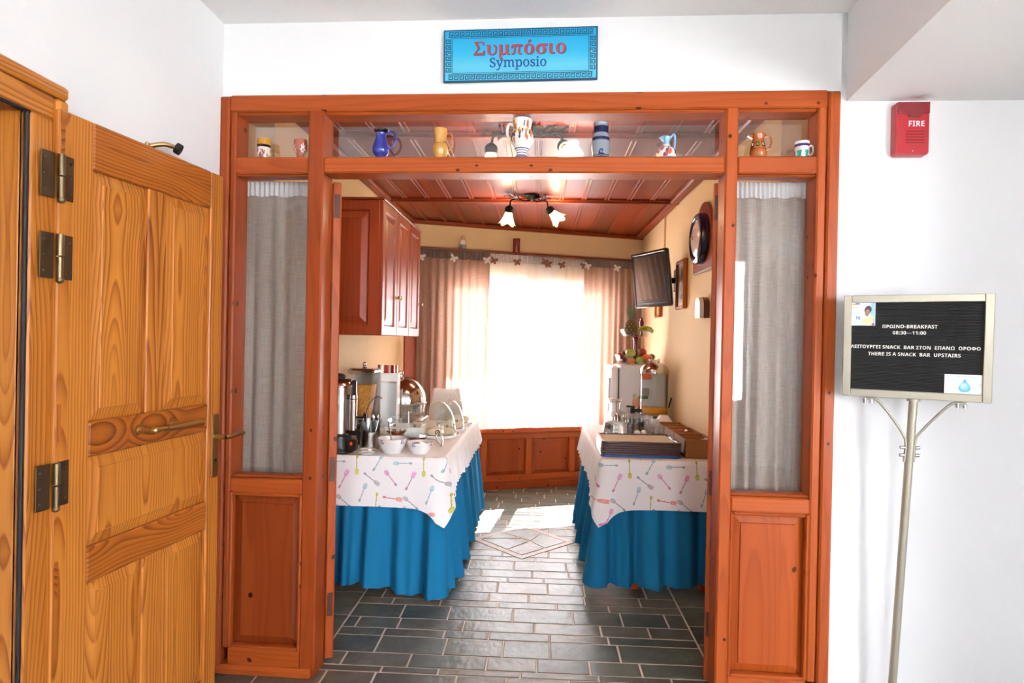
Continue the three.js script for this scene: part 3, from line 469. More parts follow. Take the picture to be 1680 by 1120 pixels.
pot('tan_jug', 'tan stoneware jug with round belly and thin handle', 0.452, [[0, 0], [0.022, 0], [0.024, 0.008], [0.028, 0.018], [0.032, 0.04], [0.030, 0.056], [0.024, 0.072], [0.025, 0.09], [0.028, 0.118], [0.026, 0.119], [0.022, 0.09], [0, 0.06]], crock(512, 256, (c, w, h) => { c.fillStyle = '#d0984c'; c.fillRect(0, 0, w, h); c.fillStyle = '#5a3214'; for (let k = 0; k < 2; k++) for (let i = 0; i < 12; i++) c.fillRect(30 + k * 256 + i * 11, h * 0.46 + (i % 3), 7, 7); c.fillStyle = '#8a5a24'; c.fillRect(0, h * 0.52, w, 3); }),
  (o) => part('handle', handleG(0.026, 0.035, 0.105, 0.024, 0.003), gloss(196, 120, 74, 0.3), o), 0.3);
pot('painted_vase', 'large painted majolica jug with blue rim, fruit pattern and striped foot', 0.782, [[0, 0], [0.032, 0], [0.033, 0.004], [0.022, 0.014], [0.021, 0.03], [0.030, 0.042], [0.044, 0.066], [0.046, 0.084], [0.041, 0.108], [0.036, 0.12], [0.040, 0.15], [0.038, 0.16], [0.035, 0.158], [0.033, 0.12], [0, 0.06]],
  crock(1024, 512, (c, w, h) => { c.fillStyle = '#f2ece2'; c.fillRect(0, 0, w, h); bands(c, w, h, [[0.0, 0.05, '#e8e4f0'], [0.06, 0.19, '#6a6cb4']]); for (let i = 0; i < 4; i++) bands(c, w, h, [[0.2 + i * 0.045, 0.215 + i * 0.045, '#3a3f80']]); blobs(c, w, h, 90, 0.44, 0.72, ['#d08a30', '#c8602c', '#4a6a40', '#e0b040', '#6a4a68', '#d8743a', '#f0e0c0'], 12, 30); bands(c, w, h, [[0.755, 0.86, '#2c2e90']]); }),
  (o) => { const m = gloss(238, 230, 222, 0.2); part('handle', handleG(-0.040, 0.075, 0.135, -0.02, 0.006), m, o); });
const salt = crock(512, 256, (c, w, h) => { c.fillStyle = '#87909a'; c.fillRect(0, 0, w, h); bands(c, w, h, [[0.0, 0.13, '#16204c'], [0.17, 0.20, '#16204c'], [0.44, 0.47, '#16204c'], [0.58, 0.66, '#16204c']]); c.fillStyle = '#1e2a62'; for (let k = 0; k < 2; k++) { c.beginPath(); c.ellipse(80 + k * 256, h * 0.74, 30, 22, 0, 0, 7); c.fill(); for (let i = 0; i < 4; i++) { c.beginPath(); c.ellipse(130 + k * 256 + i * 24, h * 0.8 - 6 * (i % 2), 10, 6, 0.4, 0, 7); c.fill(); } } });
pot('salt_glaze_mug', 'tall grey and blue salt-glazed barrel mug', 1.095, [[0, 0], [0.034, 0], [0.035, 0.008], [0.032, 0.014], [0.034, 0.03], [0.0355, 0.06], [0.033, 0.092], [0.030, 0.1], [0.029, 0.128], [0.031, 0.138], [0.028, 0.139], [0.026, 0.1], [0, 0.02]], salt, null, 2.2);
const pale = gloss(130, 180, 220, 0.25);
pot('painted_ewer', 'squat painted ewer with pale blue neck and angular handle', 1.352, [[0, 0], [0.036, 0], [0.037, 0.006], [0.038, 0.022], [0.032, 0.036], [0.018, 0.048], [0.013, 0.056], [0.013, 0.074], [0.016, 0.086], [0.012, 0.086], [0.010, 0.06], [0, 0.05]],
  crock(512, 256, (c, w, h) => { c.fillStyle = '#e8e0dc'; c.fillRect(0, 0, w, h); bands(c, w, h, [[0, 0.14, '#8ab4d0']]); blobs(c, w, h, 46, 0.18, 0.42, ['#c05a4a', '#e8d8d0', '#7a3030', '#3a4a40', '#d88a7a'], 10, 26); bands(c, w, h, [[0.55, 1, '#86b8dc']]); }),
  (o) => { part('handle', tube([[0.012, 0.082, 0], [0.026, 0.098, 0], [0.031, 0.092, 0], [0.032, 0.06, 0], [0.03, 0.04, 0]], 0.0042, 24, 8), pale, o); part('spout', mv(extr(shape([[-0.012, 0.07], [-0.026, 0.084], [-0.010, 0.092]]), 0.008, 0.002), 0, 0, -0.004), pale, o); });
const rust = gloss(176, 92, 40, 0.2);
pot('brown_jug', 'brown glazed jug with small painted squares in the right transom', 1.702, [[0, 0], [0.024, 0], [0.030, 0.008], [0.033, 0.022], [0.030, 0.034], [0.0295, 0.038], [0.026, 0.056], [0.022, 0.07], [0.026, 0.093], [0.024, 0.094], [0.019, 0.07], [0, 0.05]],
  crock(512, 256, (c, w, h) => { c.fillStyle = '#b4602a'; c.fillRect(0, 0, w, h); bands(c, w, h, [[0.36, 0.4, '#3a1c10']]); for (let i = 0; i < 8; i++) { c.fillStyle = '#2a2420'; c.fillRect(20 + i * 64, h * 0.42, 34, 26); c.fillStyle = ['#e0d8cc', '#7fae5c', '#e8b070'][i % 3]; c.fillRect(27 + i * 64, h * 0.42 + 5, 20, 15); } }),
  (o) => { part('handle', handleG(0.025, 0.03, 0.085, 0.026, 0.004), rust, o); part('spout', mv(extr(shape([[-0.020, 0.078], [-0.036, 0.088], [-0.018, 0.093]]), 0.014, 0.003), 0, 0, -0.007), rust, o); });
pot('painted_cup', 'small white cup painted green and purple with white handle', 1.868, [[0, 0], [0.020, 0], [0.022, 0.004], [0.027, 0.02], [0.026, 0.045], [0.027, 0.062], [0.025, 0.063], [0.023, 0.03], [0, 0.008]],
  crock(512, 256, (c, w, h) => { c.fillStyle = '#ece8e4'; c.fillRect(0, 0, w, h); blobs(c, w, h, 30, 0.12, 0.3, ['#6a7a30', '#8a7a3a', '#4a6a3a'], 14, 30); for (let i = 0; i < 6; i++) { c.fillStyle = '#1f9a8a'; c.beginPath(); c.moveTo(i * 85, h * 0.58); c.lineTo(60 + i * 85, h * 0.58); c.lineTo(30 + i * 85, h * 0.86); c.fill(); } bands(c, w, h, [[0.5, 0.56, '#3c2468']]); }),
  (o) => part('handle', handleG(0.025, 0.014, 0.045, 0.018, 0.004), porcelain, o));

// ---------------------------------------------------------------- wall cupboard
{
  const c = thing('wall_cupboard', 'glossy cherry wood wall cupboard with three doors above the left buffet', 'cupboard', [0, 0, 0]);
  const x1 = -0.85, y0 = 1.39, y1 = 2.122, z0 = -3.285, z1 = -4.315, w = x1 - LW;
  part('carcass', slab(LW + 0.002, x1 - 0.022, y0, y1, z1, z0 - 0.016), cherryWarm, c);
  const e = part('end_panel', ringPanel(w - 0.024, y1 - y0, [[0, 0], [0, 0.012], [0.004, 0.016], [0.055, 0.016], [0.062, 0.009], [0.068, 0.009], [0.10, 0.017]]), cherryWarm, c, [LW + 0.002 + (w - 0.024) / 2, (y0 + y1) / 2, z0 - 0.016]);
  for (let i = 0; i < 3; i++) {
    const L = (z0 - z1) / 3, d = part('door', ringPanel(L - 0.004, y1 - y0, [[0, 0], [0, 0.016], [0.004, 0.02], [0.052, 0.02], [0.058, 0.010], [0.064, 0.010], [0.098, 0.019]]), cherry, c, [x1 - 0.022, (y0 + y1) / 2, z0 - (i + 0.5) * L], [0, Math.PI / 2, 0]);
    const s = i === 1 ? 1 : i === 0 ? 1 : 1;
    part('knob', mv(lathe(smoothPts([[0, 0], [0.008, 0], [0.005, 0.006], [0.004, 0.012], [0.011, 0.018], [0.012, 0.024], [0.006, 0.03], [0, 0.03]], 20), 16), 0, 0, 0, Math.PI / 2), brass, d, [(i === 1 ? -1 : 1) * (L / 2 - 0.026), -0.14, 0.02]);
  }
  part('crown_strip', cbox(w + 0.006, 0.014, z0 - z1 + 0.012, 0.004, 'z'), cherryDeep, c, [(LW + x1) / 2 + 0.002, y1 + 0.006, (z0 + z1) / 2]);
}

// ---------------------------------------------------------------- curtains on the far window
{
  const mk = (name, label, t0, t1, mat, tmat, n, amp, w, sd, top, bot) => {
    const c = thing(name, label, 'curtain', onFar((t0 + t1) / 2, 0, w), FPHI), W = t1 - t0;
    part('fabric', mv(pleated(W, top - 0.07 - bot, n, amp, sd), 0, top - 0.07, 0), mat, c);
    part('heading', mv(sheet((a, b) => [(a - 0.5) * W, -b * 0.075, 0.0035 * Math.sin(a * 2 * Math.PI * n * 4) + 0.004, a * W, b * 0.08], n * 60, 3), 0, top, 0), tmat, c);
    return c;
  };
  mk('drape', 'brown grey translucent drape at the left of the far window', 0.09, 0.74, drape, drapeTape, 9, 0.018, 0.102, 2.2, 2.155, 0.58);
  mk('drape', 'brown grey translucent drape behind the television and fruit stand', 1.66, 2.27, drape, drapeTape, 9, 0.018, 0.102, 6.1, 2.155, 0.58);
  mk('sheer_curtain', 'white sheer curtain in the left half of the far window', 0.70, 1.42, sheer, sheerTape, 10, 0.010, 0.070, 3.7, 2.155, 0.57);
  mk('sheer_curtain', 'white sheer curtain in the right half of the far window', 1.06, 1.69, sheer, sheerTape, 10, 0.010, 0.040, 8.8, 2.155, 0.57);
  const rod = thing('curtain_rail', 'thin brown curtain rail above the far window', 'curtain rail', onFar(1.17, 2.156, 0.122), FPHI);
  part('rail', cbox(2.24, 0.012, 0.012, 0.003, 'x'), matte(92, 52, 34, 0.5), rod);
  const wing = new THREE.Shape(); wing.moveTo(0, 0.004); wing.bezierCurveTo(0.012, 0.03, 0.034, 0.034, 0.036, 0.016); wing.bezierCurveTo(0.036, 0.004, 0.02, 0, 0.006, 0); wing.bezierCurveTo(0.024, -0.004, 0.03, -0.018, 0.022, -0.028); wing.bezierCurveTo(0.012, -0.034, 0.004, -0.016, 0, -0.006);
  wing.bezierCurveTo(-0.004, -0.016, -0.012, -0.034, -0.022, -0.028); wing.bezierCurveTo(-0.03, -0.018, -0.024, -0.004, -0.006, 0); wing.bezierCurveTo(-0.02, 0, -0.036, 0.004, -0.036, 0.016); wing.bezierCurveTo(-0.034, 0.034, -0.012, 0.03, 0, 0.004);
  const g = extr(wing, 0.003, 0.001, 8), pos = (t, v) => onFar(t, v, 0.136);
  const wm = matte(206, 202, 200, 0.7), bm = matte(120, 84, 74, 0.7), bar = lathe(smoothPts([[0, -0.026], [0.003, -0.02], [0.004, 0.01], [0, 0.022]], 10), 8);
  const make = (m) => { const o = thing('butterfly_clip', '', 'curtain clip', [0, 0, 0], FPHI); part('wings', g, m, o); part('body', bar, m, o, [0, 0, 0.004]); return o; };
  const W = [[0.115, 'white butterfly clip at the left end of the left drape', 2.08], [0.40, 'white butterfly clip in the middle of the left drape', 2.085], [0.705, 'white butterfly clip at the right edge of the left drape', 2.085], [1.675, 'white butterfly clip at the left edge of the right drape', 2.085], [1.98, 'white butterfly clip in the middle of the right drape', 2.08], [2.2, 'white butterfly clip beside the television', 2.085]];
  const Bn = [[0.765, 'brown butterfly clip at the left edge of the sheer curtain', 2.085], [0.985, 'brown butterfly clip on the left sheer curtain heading', 2.082], [1.25, 'brown butterfly clip where the two sheer curtains overlap, upper of two', 2.10], [1.285, 'brown butterfly clip where the two sheer curtains overlap, lower of two', 2.078], [1.42, 'brown butterfly clip on the right sheer curtain heading', 2.08], [1.64, 'brown butterfly clip at the right edge of the sheer curtain', 2.085]];
  for (const [list, m, grp] of [[W, wm, 'white butterfly curtain clips'], [Bn, bm, 'brown butterfly curtain clips']]) { let first; list.forEach(([t, l, v], i) => { const o = i ? dup(first, pos(t, v), FPHI, l) : (first = make(m)); o.position.set(...pos(t, v)); o.userData.label = l; o.userData.group = grp; o.rotation.z = rr(-0.5, 0.5); }); }
  const jar = thing('ceramic_bottle', 'small cream and blue ceramic bottle on the window ledge', 'bottle', onFar(0.50, 2.177, 0.055), FPHI);
  part('body', lathe(smoothPts([[0, 0], [0.027, 0], [0.029, 0.01], [0.029, 0.07], [0.024, 0.085], [0.013, 0.092], [0.013, 0.1]], 30)), crock(256, 128, (c, w, h) => { c.fillStyle = '#d8d0c6'; c.fillRect(0, 0, w, h); bands(c, w, h, [[0.2, 0.42, '#6f8394']]); }), jar);
  part('stopper', mv(lathe([[0, 0], [0.015, 0], [0.017, 0.02], [0.014, 0.026], [0, 0.026]]), 0, 0.098, 0), gloss(206, 168, 120), jar);
  const cp = thing('red_ceramic_cup', 'tall dark red patterned ceramic cup on the window ledge', 'cup', onFar(1.0, 2.177, 0.055), FPHI);
  part('body', lathe([[0, 0], [0.032, 0], [0.033, 0.004], [0.033, 0.128], [0.031, 0.13], [0.030, 0.01], [0, 0.008]]), crock(512, 256, (c, w, h) => { c.fillStyle = '#7a2a30'; c.fillRect(0, 0, w, h); blobs(c, w, h, 60, 0, 1, ['#c09a90', '#9a5a50', '#5a1a20'], 10, 22); }), cp);
}

// ---------------------------------------------------------------- buffet tables with skirts and printed cloths
const TOP = 0.747;
const printTex = canvasTex(768, 912, (c, w, h) => {
  c.fillStyle = '#f4f2f2'; c.fillRect(0, 0, w, h);
  const spoon = (x, y, a, k, fork) => {
    for (const ox of [-w, 0, w]) for (const oy of [-h, 0, h]) {
      if (x + ox < -160 || x + ox > w + 160 || y + oy < -160 || y + oy > h + 160) continue;
      c.save(); c.translate(x + ox, y + oy); c.rotate(a); c.globalAlpha = 0.62; c.fillStyle = k; c.strokeStyle = k;
      c.beginPath(); c.ellipse(0, -78, 24, 36, 0, 0, 7); c.fill();
      if (fork) { c.fillRect(-22, -124, 8, 40); c.fillRect(-4, -128, 8, 40); c.fillRect(14, -124, 8, 40); }
      c.globalAlpha = 1; c.lineWidth = 6; c.beginPath(); c.moveTo(0, -44); c.lineTo(0, 82); c.stroke();
      c.strokeStyle = 'rgba(70,60,60,0.55)'; c.lineWidth = 2.5; c.beginPath(); c.moveTo(5, -40); c.lineTo(5, 80); c.stroke(); c.beginPath(); c.ellipse(0, -78, 14, 24, 0, 0.4, 2.6); c.stroke();
      c.fillStyle = k; c.beginPath(); c.ellipse(0, 88, 11, 18, 0, 0, 7); c.fill(); c.stroke(); c.beginPath(); c.arc(0, 20, 8, 0, 7); c.fill(); c.beginPath(); c.arc(0, -20, 7, 0, 7); c.fill(); c.restore();
    }
  };
  const Y = '#c9c52e', P = '#e684c8', R = '#ee8670', B = '#8cc6d2', G = '#a9a6b0';
  for (const [x, y, a, k, f] of [[90, 120, 0.05, Y], [310, 110, 1.2, R, 1], [560, 140, -0.5, P, 1], [720, 300, 0.5, B], [240, 300, -1.6, B], [480, 330, 3.1, Y], [650, 480, 2.2, G, 1], [110, 470, -0.7, P], [330, 500, 0.45, P, 1], [130, 690, 1.7, R, 1], [560, 640, 0.35, B], [720, 740, 3.2, Y], [350, 740, -0.9, G], [520, 840, 1.65, R], [60, 850, 2.3, G], [240, 880, 0.4, P]]) spoon(x, y, a, k, f);
});
printTex.repeat.set(1 / 0.36, 1 / 0.4275);
const printCloth = phys({ map: printTex, roughness: 0.9, side: THREE.DoubleSide, bumpMap: weave, bumpScale: 0.0003 });
const lace = phys({ color: col(244, 241, 239), roughness: 0.92, side: THREE.DoubleSide, bumpMap: weave, bumpScale: 0.0003 });
function buffet(side, x, z0, z1, W, labels, legLift) {
  const L = z0 - z1, s = side, X = (q) => x + s * q;                     // q from the wall (0) to the aisle (W)
  const t = thing('buffet_table', labels[0], 'table', [x, 0, z0]);
  part('table_top', cbox(W - 0.02, 0.03, L - 0.02, 0.004, 'z'), redwoodDarkShade, t, [s * W / 2, 0.725, -L / 2]);
  for (const a of [0.05, W - (s > 0 ? 0.10 : 0.2)]) for (const b of [s > 0 ? -0.06 : -0.12, -L + 0.06]) part('leg', cbox(0.05, 0.71, 0.05, 0.004), redwood, t, [s * a, 0.355, b]);
  const rc = 0.03, path = (d) => {                                       // d along the perimeter: front edge, rounded corner, side edge
    const f = W - rc, arc = rc * Math.PI / 2;
    if (d < f) return [d, 0, 0, 1]; if (d < f + arc) { const a = (d - f) / rc; return [f + rc * Math.sin(a), -rc + rc * Math.cos(a), Math.sin(a), Math.cos(a)]; }
    return [W, -rc - (d - f - arc), 1, 0];
  };
  const total = W - rc + rc * Math.PI / 2 + L - rc, corner = W - rc / 2;
  const sk = thing('table_skirt', labels[1], 'table skirt', [x, 0, z0]);
  const fabric = (d, v, o, amp, n, sd) => { const p = path(d), ph = d * n * 6.283 + 2.2 * nz(d * 2.1, sd) + 0.6 * v * nz(d * 5, sd + 2); return o + amp * (Math.sin(ph) + 0.4 * Math.sin(2 * ph + 0.8) + 0.6 * Math.sin(ph * 0.47 + 1.7) + 0.7 * nz(d * 9, v * 0.7, sd)); };
  part('fabric', sheet((u, v) => {
    const d = u * total, p = path(d), o = fabric(d, v, -0.014 + 0.06 * v, 0.004 + 0.030 * v, 6.5, 3 + s), hem = 0.02 + 0.014 * nz(d * 3, 9 + s) + (s > 0 && d < 0.56 ? 0.05 * Math.sin(d * 5.6 + 0.2) ** 2 : 0) + (s < 0 ? 0.055 : 0);
    return [s * (p[0] + p[2] * o), lerp(0.728, Math.max(hem, 0.006), v), p[1] + p[3] * o, d, v * 0.7];
  }, 420, 16), teal, sk);
  const cl = thing('tablecloth', labels[2], 'tablecloth', [x, 0, z0]);
  const hemAt = (d) => { const k = Math.exp(-Math.abs(d - corner) / 0.045), front = 0.262 + 0.006 * nz(d * 6, 1), sidea = 0.19 + 0.012 * nz(d * 5, 4) + 0.008 * Math.sin(d * 31); return lerp(d < corner ? front : sidea, 0.36, k); };
  const drapeFn = (d, v) => {
    const p = path(d), onSide = sstep(corner - 0.02, corner + 0.08, d), k = Math.exp(-Math.pow((d - corner) / 0.08, 2));
    const o = 0.010 + 0.026 * v + v * k * 0.025 + onSide * v * (0.010 * Math.sin(d * 2 * Math.PI * 24 + 6 * nz(d * 7, 2)) + 0.016 * nz(d * 36, v * 0.8, 5)) + (1 - onSide) * v * (0.006 * nz(d * 7, v * 2, 7) + 0.004 * nz(d * 19, v, 3));
    const round = v < 0.04 ? Math.sqrt(v / 0.04) : 1;
    return [s * (p[0] + p[2] * o * round), TOP - 0.003 - hemAt(d) * v, p[1] + p[3] * o * round, s * d, TOP - hemAt(d) * v];
  };
  const cut = corner + 0.07;
  part('printed_front', sheet((u, v) => drapeFn(u * cut, v), 160, 20), printCloth, cl);
  part('creased_side', sheet((u, v) => drapeFn(lerp(cut, total, u), v), 620, 14), lace, cl);
  part('top', sheet((u, v) => [s * u * W, TOP - 0.0022 + 0.0012 * nz(u * 5, v * 9, 3), -v * L, s * u * W, v * L], 30, 60), lace, cl);
}
buffet(1, LW + 0.004, -3.262, -5.0, 0.69, ['wooden buffet table under the left cloth with the coffee urn', 'teal pleated skirt round the left buffet table', 'spoon printed white cloth on the left buffet table']);
buffet(-1, RW - 0.004, -3.365, -4.72, 0.645, ['wooden buffet table under the right cloth with the trays', 'teal pleated skirt round the right buffet table', 'spoon printed white cloth on the right buffet table']);

// ---------------------------------------------------------------- left buffet
{
  const Y = TOP;
  const u = thing('coffee_urn', 'tall steel coffee urn with black base at the front of the left buffet', 'coffee urn', [-1.10, Y, -3.345]);
  part('base', lathe(smoothPts([[0, 0], [0.088, 0], [0.086, 0.03], [0.074, 0.085], [0.07, 0.1], [0, 0.1]], 24)), blackPlastic, u);
  part('body', lathe([[0.0, 0.1], [0.082, 0.1], [0.083, 0.11], [0.083, 0.355], [0.086, 0.36], [0.086, 0.368], [0.078, 0.378], [0.066, 0.40], [0, 0.405]], 48), steel, u);
  part('lid_knob', lathe(smoothPts([[0.036, 0.402], [0.04, 0.41], [0.03, 0.424], [0.016, 0.43], [0, 0.43]], 16)), blackPlastic, u);
  part('handle', mv(cbox(0.025, 0.11, 0.03, 0.006), 0.088, 0.34, 0), blackPlastic, u);
  part('sight_tube', mv(cyl(0.020, 0.020, 0.19, 20), 0.098, 0.222, 0.045), steel, u);
  part('tube_band', mv(cyl(0.021, 0.021, 0.006, 20), 0.098, 0.296, 0.045), blackPlastic, u);
  part('tap', merge([mv(cyl(0.014, 0.016, 0.07, 14), 0.112, 0.112, 0.045, 0, 0, Math.PI / 2), mv(cyl(0.014, 0.011, 0.05, 14), 0.14, 0.105, 0.045)]), blackPlastic, u);
  part('tap_lever', merge([mv(cyl(0.006, 0.006, 0.06, 10), 0.135, 0.195, 0.04, 0, 0, Math.PI / 2), mv(cbox(0.012, 0.045, 0.016, 0.004), 0.164, 0.195, 0.04)]), blackPlastic, u);
  const sb = part('switch_box', mv(cbox(0.045, 0.06, 0.04, 0.006), 0.105, 0.05, 0.06), blackPlastic, u);
  part('switch', mv(cbox(0.013, 0.018, 0.006, 0.002), 0.100, 0.058, 0.081), gloss(240, 88, 40), sb);

  const cd = thing('cereal_dispenser', 'clear tapered cereal dispenser with steel lid and orange flakes', 'cereal dispenser', [-1.065, Y, -3.72]);
  const taper = (w0, w1, y0, y1) => { const t = []; const a = [[-w0, y0, -w0], [w0, y0, -w0], [w0, y0, w0], [-w0, y0, w0]], b = [[-w1, y1, -w1], [w1, y1, -w1], [w1, y1, w1], [-w1, y1, w1]]; for (let i = 0; i < 4; i++) { const j = (i + 1) % 4; t.push([a[i], b[j], a[j]], [a[i], b[i], b[j]]); } t.push([a[0], a[1], a[2]], [a[0], a[2], a[3]]); return fromTris(t); };
  part('container', taper(0.04, 0.072, 0.14, 0.41), acrylic, cd);
  const flakes = dataTex(128, 128, (a, b) => { const q = nz(a * 18, b * 18) + 0.6 * nz(a * 40, b * 40, 3); return [210 + 40 * q, 140 + 60 * q, 60 + 40 * q]; }, true, 0.1, 0.1);
  part('cereal', (() => { const g = taper(0.038, 0.062, 0.145, 0.34); return merge([g, mv(cbox(0.122, 0.01, 0.122, 0.003), 0, 0.338, 0)]); })(), new THREE.MeshStandardMaterial({ map: flakes, roughness: 0.9, bumpMap: flakes, bumpScale: 0.004 }), cd);
  part('lid', merge([mv(cbox(0.165, 0.035, 0.165, 0.012), 0, 0.425, 0), mv(lathe(smoothPts([[0, 0], [0.018, 0], [0.008, 0.012], [0.012, 0.024], [0.008, 0.036], [0, 0.038]], 16), 20), 0, 0.442, 0)]), steel, cd);
  part('valve', merge([mv(cyl(0.014, 0.014, 0.09, 16), 0.045, 0.125, 0.0, 0, 0, Math.PI / 2), mv(cyl(0.022, 0.022, 0.022, 16), 0.095, 0.125, 0, 0, 0, Math.PI / 2), mv(cyl(0.03, 0.03, 0.03, 16), 0, 0.125, 0)]), blackPlastic, cd);
  part('stand', merge([mv(cbox(0.17, 0.012, 0.17, 0.004), 0, 0.006, 0), mv(cbox(0.16, 0.42, 0.01, 0.003), 0, 0.215, -0.082)]), steelBrushed, cd);

  const rk = thing('sachet_rack', 'white open sachet rack with red and white stick sachets on its top shelf', 'rack', [-1.0, Y, -4.02], 0.12);
  part('frame', merge([mv(cbox(0.012, 0.40, 0.13, 0.003), 0.075, 0.2, 0), mv(cbox(0.012, 0.40, 0.13, 0.003), -0.075, 0.2, 0), mv(cbox(0.15, 0.055, 0.012, 0.003), 0, 0.372, 0.059), mv(cbox(0.14, 0.008, 0.12, 0.002), 0, 0.357, 0), mv(cbox(0.14, 0.03, 0.12, 0.003), 0, 0.016, 0), mv(cbox(0.14, 0.3, 0.008, 0.002), 0, 0.18, -0.058)]), whitePlastic, rk);
  const red = gloss(164, 34, 38), wht = gloss(236, 222, 214);
  let first; for (let i = 0; i < 10; i++) { const p = [-1.0 - 0.06 + i * 0.0133, Y + 0.362, -4.02 + 0.018 * ((i % 3) - 1)]; const l = `${i % 4 === 2 ? 'white' : 'red'} stick sachet, ${['first', 'second', 'third', 'fourth', 'fifth', 'sixth', 'seventh', 'eighth', 'ninth', 'last'][i]} from the left in the white rack`; if (!first) { first = thing('sachet', l, 'sachet', p, 0, 'stick sachets in the white rack'); part('wrapper', mv(cbox(0.011, 0.088, 0.016, 0.002), 0, 0.044, 0), red, first); } else { const q = dup(first, p, rr(-0.3, 0.3), l); if (i % 4 === 2) q.children[0].material = wht; } }

  const jr = thing('juice_jar', 'glass jar of dark red juice with steel lid beside the coffee urn', 'jar', [-1.025, Y, -3.585]);
  part('glass', lathe(smoothPts([[0, 0.002], [0.04, 0.002], [0.046, 0.02], [0.046, 0.12], [0.04, 0.14], [0.036, 0.15]], 24)), acrylic, jr);
  part('juice', lathe(smoothPts([[0, 0.005], [0.038, 0.005], [0.043, 0.02], [0.043, 0.11], [0, 0.112]], 20)), gloss(70, 8, 22, 0.1), jr);
  part('lid', lathe([[0, 0.148], [0.04, 0.148], [0.042, 0.154], [0.04, 0.168], [0.012, 0.172], [0.012, 0.186], [0, 0.188]]), steel, jr);
  part('ladle', tube([[0.01, 0.1, 0.01], [0.02, 0.2, 0.015], [0.05, 0.26, 0.02], [0.085, 0.285, 0.02], [0.11, 0.275, 0.02]], 0.0045, 24, 8), steel, jr);

  const cyl1 = thing('cutlery_holder', 'brushed steel slant-topped cutlery cylinder behind the large white bowl', 'cutlery holder', [-0.955, Y, -3.475]);
  const slant = (r, h0, h1) => sheet((a, v) => { const t = a * 2 * Math.PI, h = lerp(h0, h1, 0.5 + 0.5 * Math.sin(t + 0.4)); return [r * Math.cos(t), h * (1 - v), r * Math.sin(t), a, v]; }, 48, 8);
  const brushed = steelBrushed.clone(); brushed.side = THREE.DoubleSide; brushed.roughness = 0.24;
  part('cylinder', slant(0.056, 0.165, 0.095), brushed, cyl1);
  part('bottom', mv(cyl(0.056, 0.056, 0.004, 40), 0, 0.002, 0), steelBrushed, cyl1);
  for (let i = 0; i < 3; i++) { const sp = thing('spoon', ['steel spoon leaning left in the slanted steel cylinder', 'steel spoon leaning right in the slanted steel cylinder', 'steel spoon leaning back in the slanted steel cylinder'][i], 'spoon', [-0.955 + [-0.02, 0.02, 0.0][i], Y + 0.006, -3.475 - 0.01 * i], i, 'spoons in the steel cylinder'); part('handle', tube([[0, 0, 0], [0.01, 0.08, 0], [0.028, 0.15, 0.004]], 0.003, 10, 6), steel, sp); part('bowl', mv(ball(0.014, 14, 10).scale(1, 1.5, 0.35), 0.033, 0.168, 0.004), steel, sp); }

  const bowlTex = canvasTex(1024, 128, (c, w, h) => { c.fillStyle = '#efefee'; c.fillRect(0, 0, w, h); c.fillStyle = '#2a52a8'; c.font = 'bold 40px serif'; for (let k = 0; k < 4; k++) c.fillText('aC', 90 + k * 256, 84); });
  const bowlMat = phys({ map: bowlTex, roughness: 0.15, clearcoat: 0.5 });
  const bowl = (label, p, r, h, turn) => { const b = thing('white_bowl', label, 'bowl', p, turn); part('shell', lathe(smoothPts([[r * 0.62, 0], [r * 0.62, 0.004], [r * 0.8, h * 0.35], [r * 0.97, h * 0.8], [r, h], [r * 0.97, h], [r * 0.9, h * 0.7], [r * 0.7, h * 0.3], [0, h * 0.2]], 48), 48), bowlMat, b); part('foot', mv(cyl(r * 0.62, r * 0.62, 0.005, 40), 0, 0.0025, 0), porcelain, b); return b; };
  const b1 = bowl('larger white porcelain bowl at the front of the left buffet', [-0.80, Y, -3.36], 0.079, 0.078, 1.9), b2 = bowl('smaller white porcelain bowl with blue monogram near the cloth corner', [-0.645, Y, -3.36], 0.071, 0.062, 0.55);
  part('cream', mv(cyl(0.066, 0.06, 0.004, 40), 0, 0.056, 0), gloss(240, 236, 228), b1);
  part('compote', mv(lathe(smoothPts([[0.062, 0.048], [0.04, 0.056], [0.0, 0.058]], 12)), 0, 0, 0), gloss(170, 110, 30), b2);
  const spn = thing('serving_spoon', 'steel serving spoon leaning in the larger white bowl', 'spoon', [-0.80, Y + 0.06, -3.36]); part('handle', tube([[0.0, 0.0, 0.02], [-0.012, 0.045, -0.005], [-0.03, 0.105, -0.03]], 0.004, 12, 8), steel, spn); part('bowl', mv(ball(0.018, 16, 10).scale(0.8, 0.3, 1.3), 0.004, 0.0, 0.03), steel, spn);

  const saucer = lathe(smoothPts([[0, 0.003], [0.024, 0.002], [0.027, 0], [0.032, 0.003], [0.047, 0.010], [0.0475, 0.012], [0.032, 0.006], [0, 0.006]], 40), 40);
  let sc; [[-0.92, -3.285, 'white saucer lying nearest the coffee urn'], [-0.938, -3.378, 'white saucer lying in front of the steel cylinder']].forEach(([x, z, l]) => { if (!sc) { sc = thing('saucer', l, 'saucer', [x, Y, z], 0, 'saucers on the left buffet'); part('plate', saucer, porcelain, sc); } else dup(sc, [x, Y, z], 0, l); });

  const jam = (label, p, lift, colr) => {
    const j = thing('jam_bowl', label, 'jam bowl', p);
    part('stand', merge([tube([...Array(16)].map((_, i) => [0.052 * Math.cos(i * 0.3927), lift, 0.052 * Math.sin(i * 0.3927)]), 0.0022, 40, 6, true), ...[0, 1, 2].map((k) => tube([[0.052 * Math.cos(k * 2.1), lift, 0.052 * Math.sin(k * 2.1)], [0.05 * Math.cos(k * 2.1), lift * 0.5, 0.05 * Math.sin(k * 2.1)], [0.058 * Math.cos(k * 2.1), 0.002, 0.058 * Math.sin(k * 2.1)]], 0.0022, 10, 6))]), steel, j);
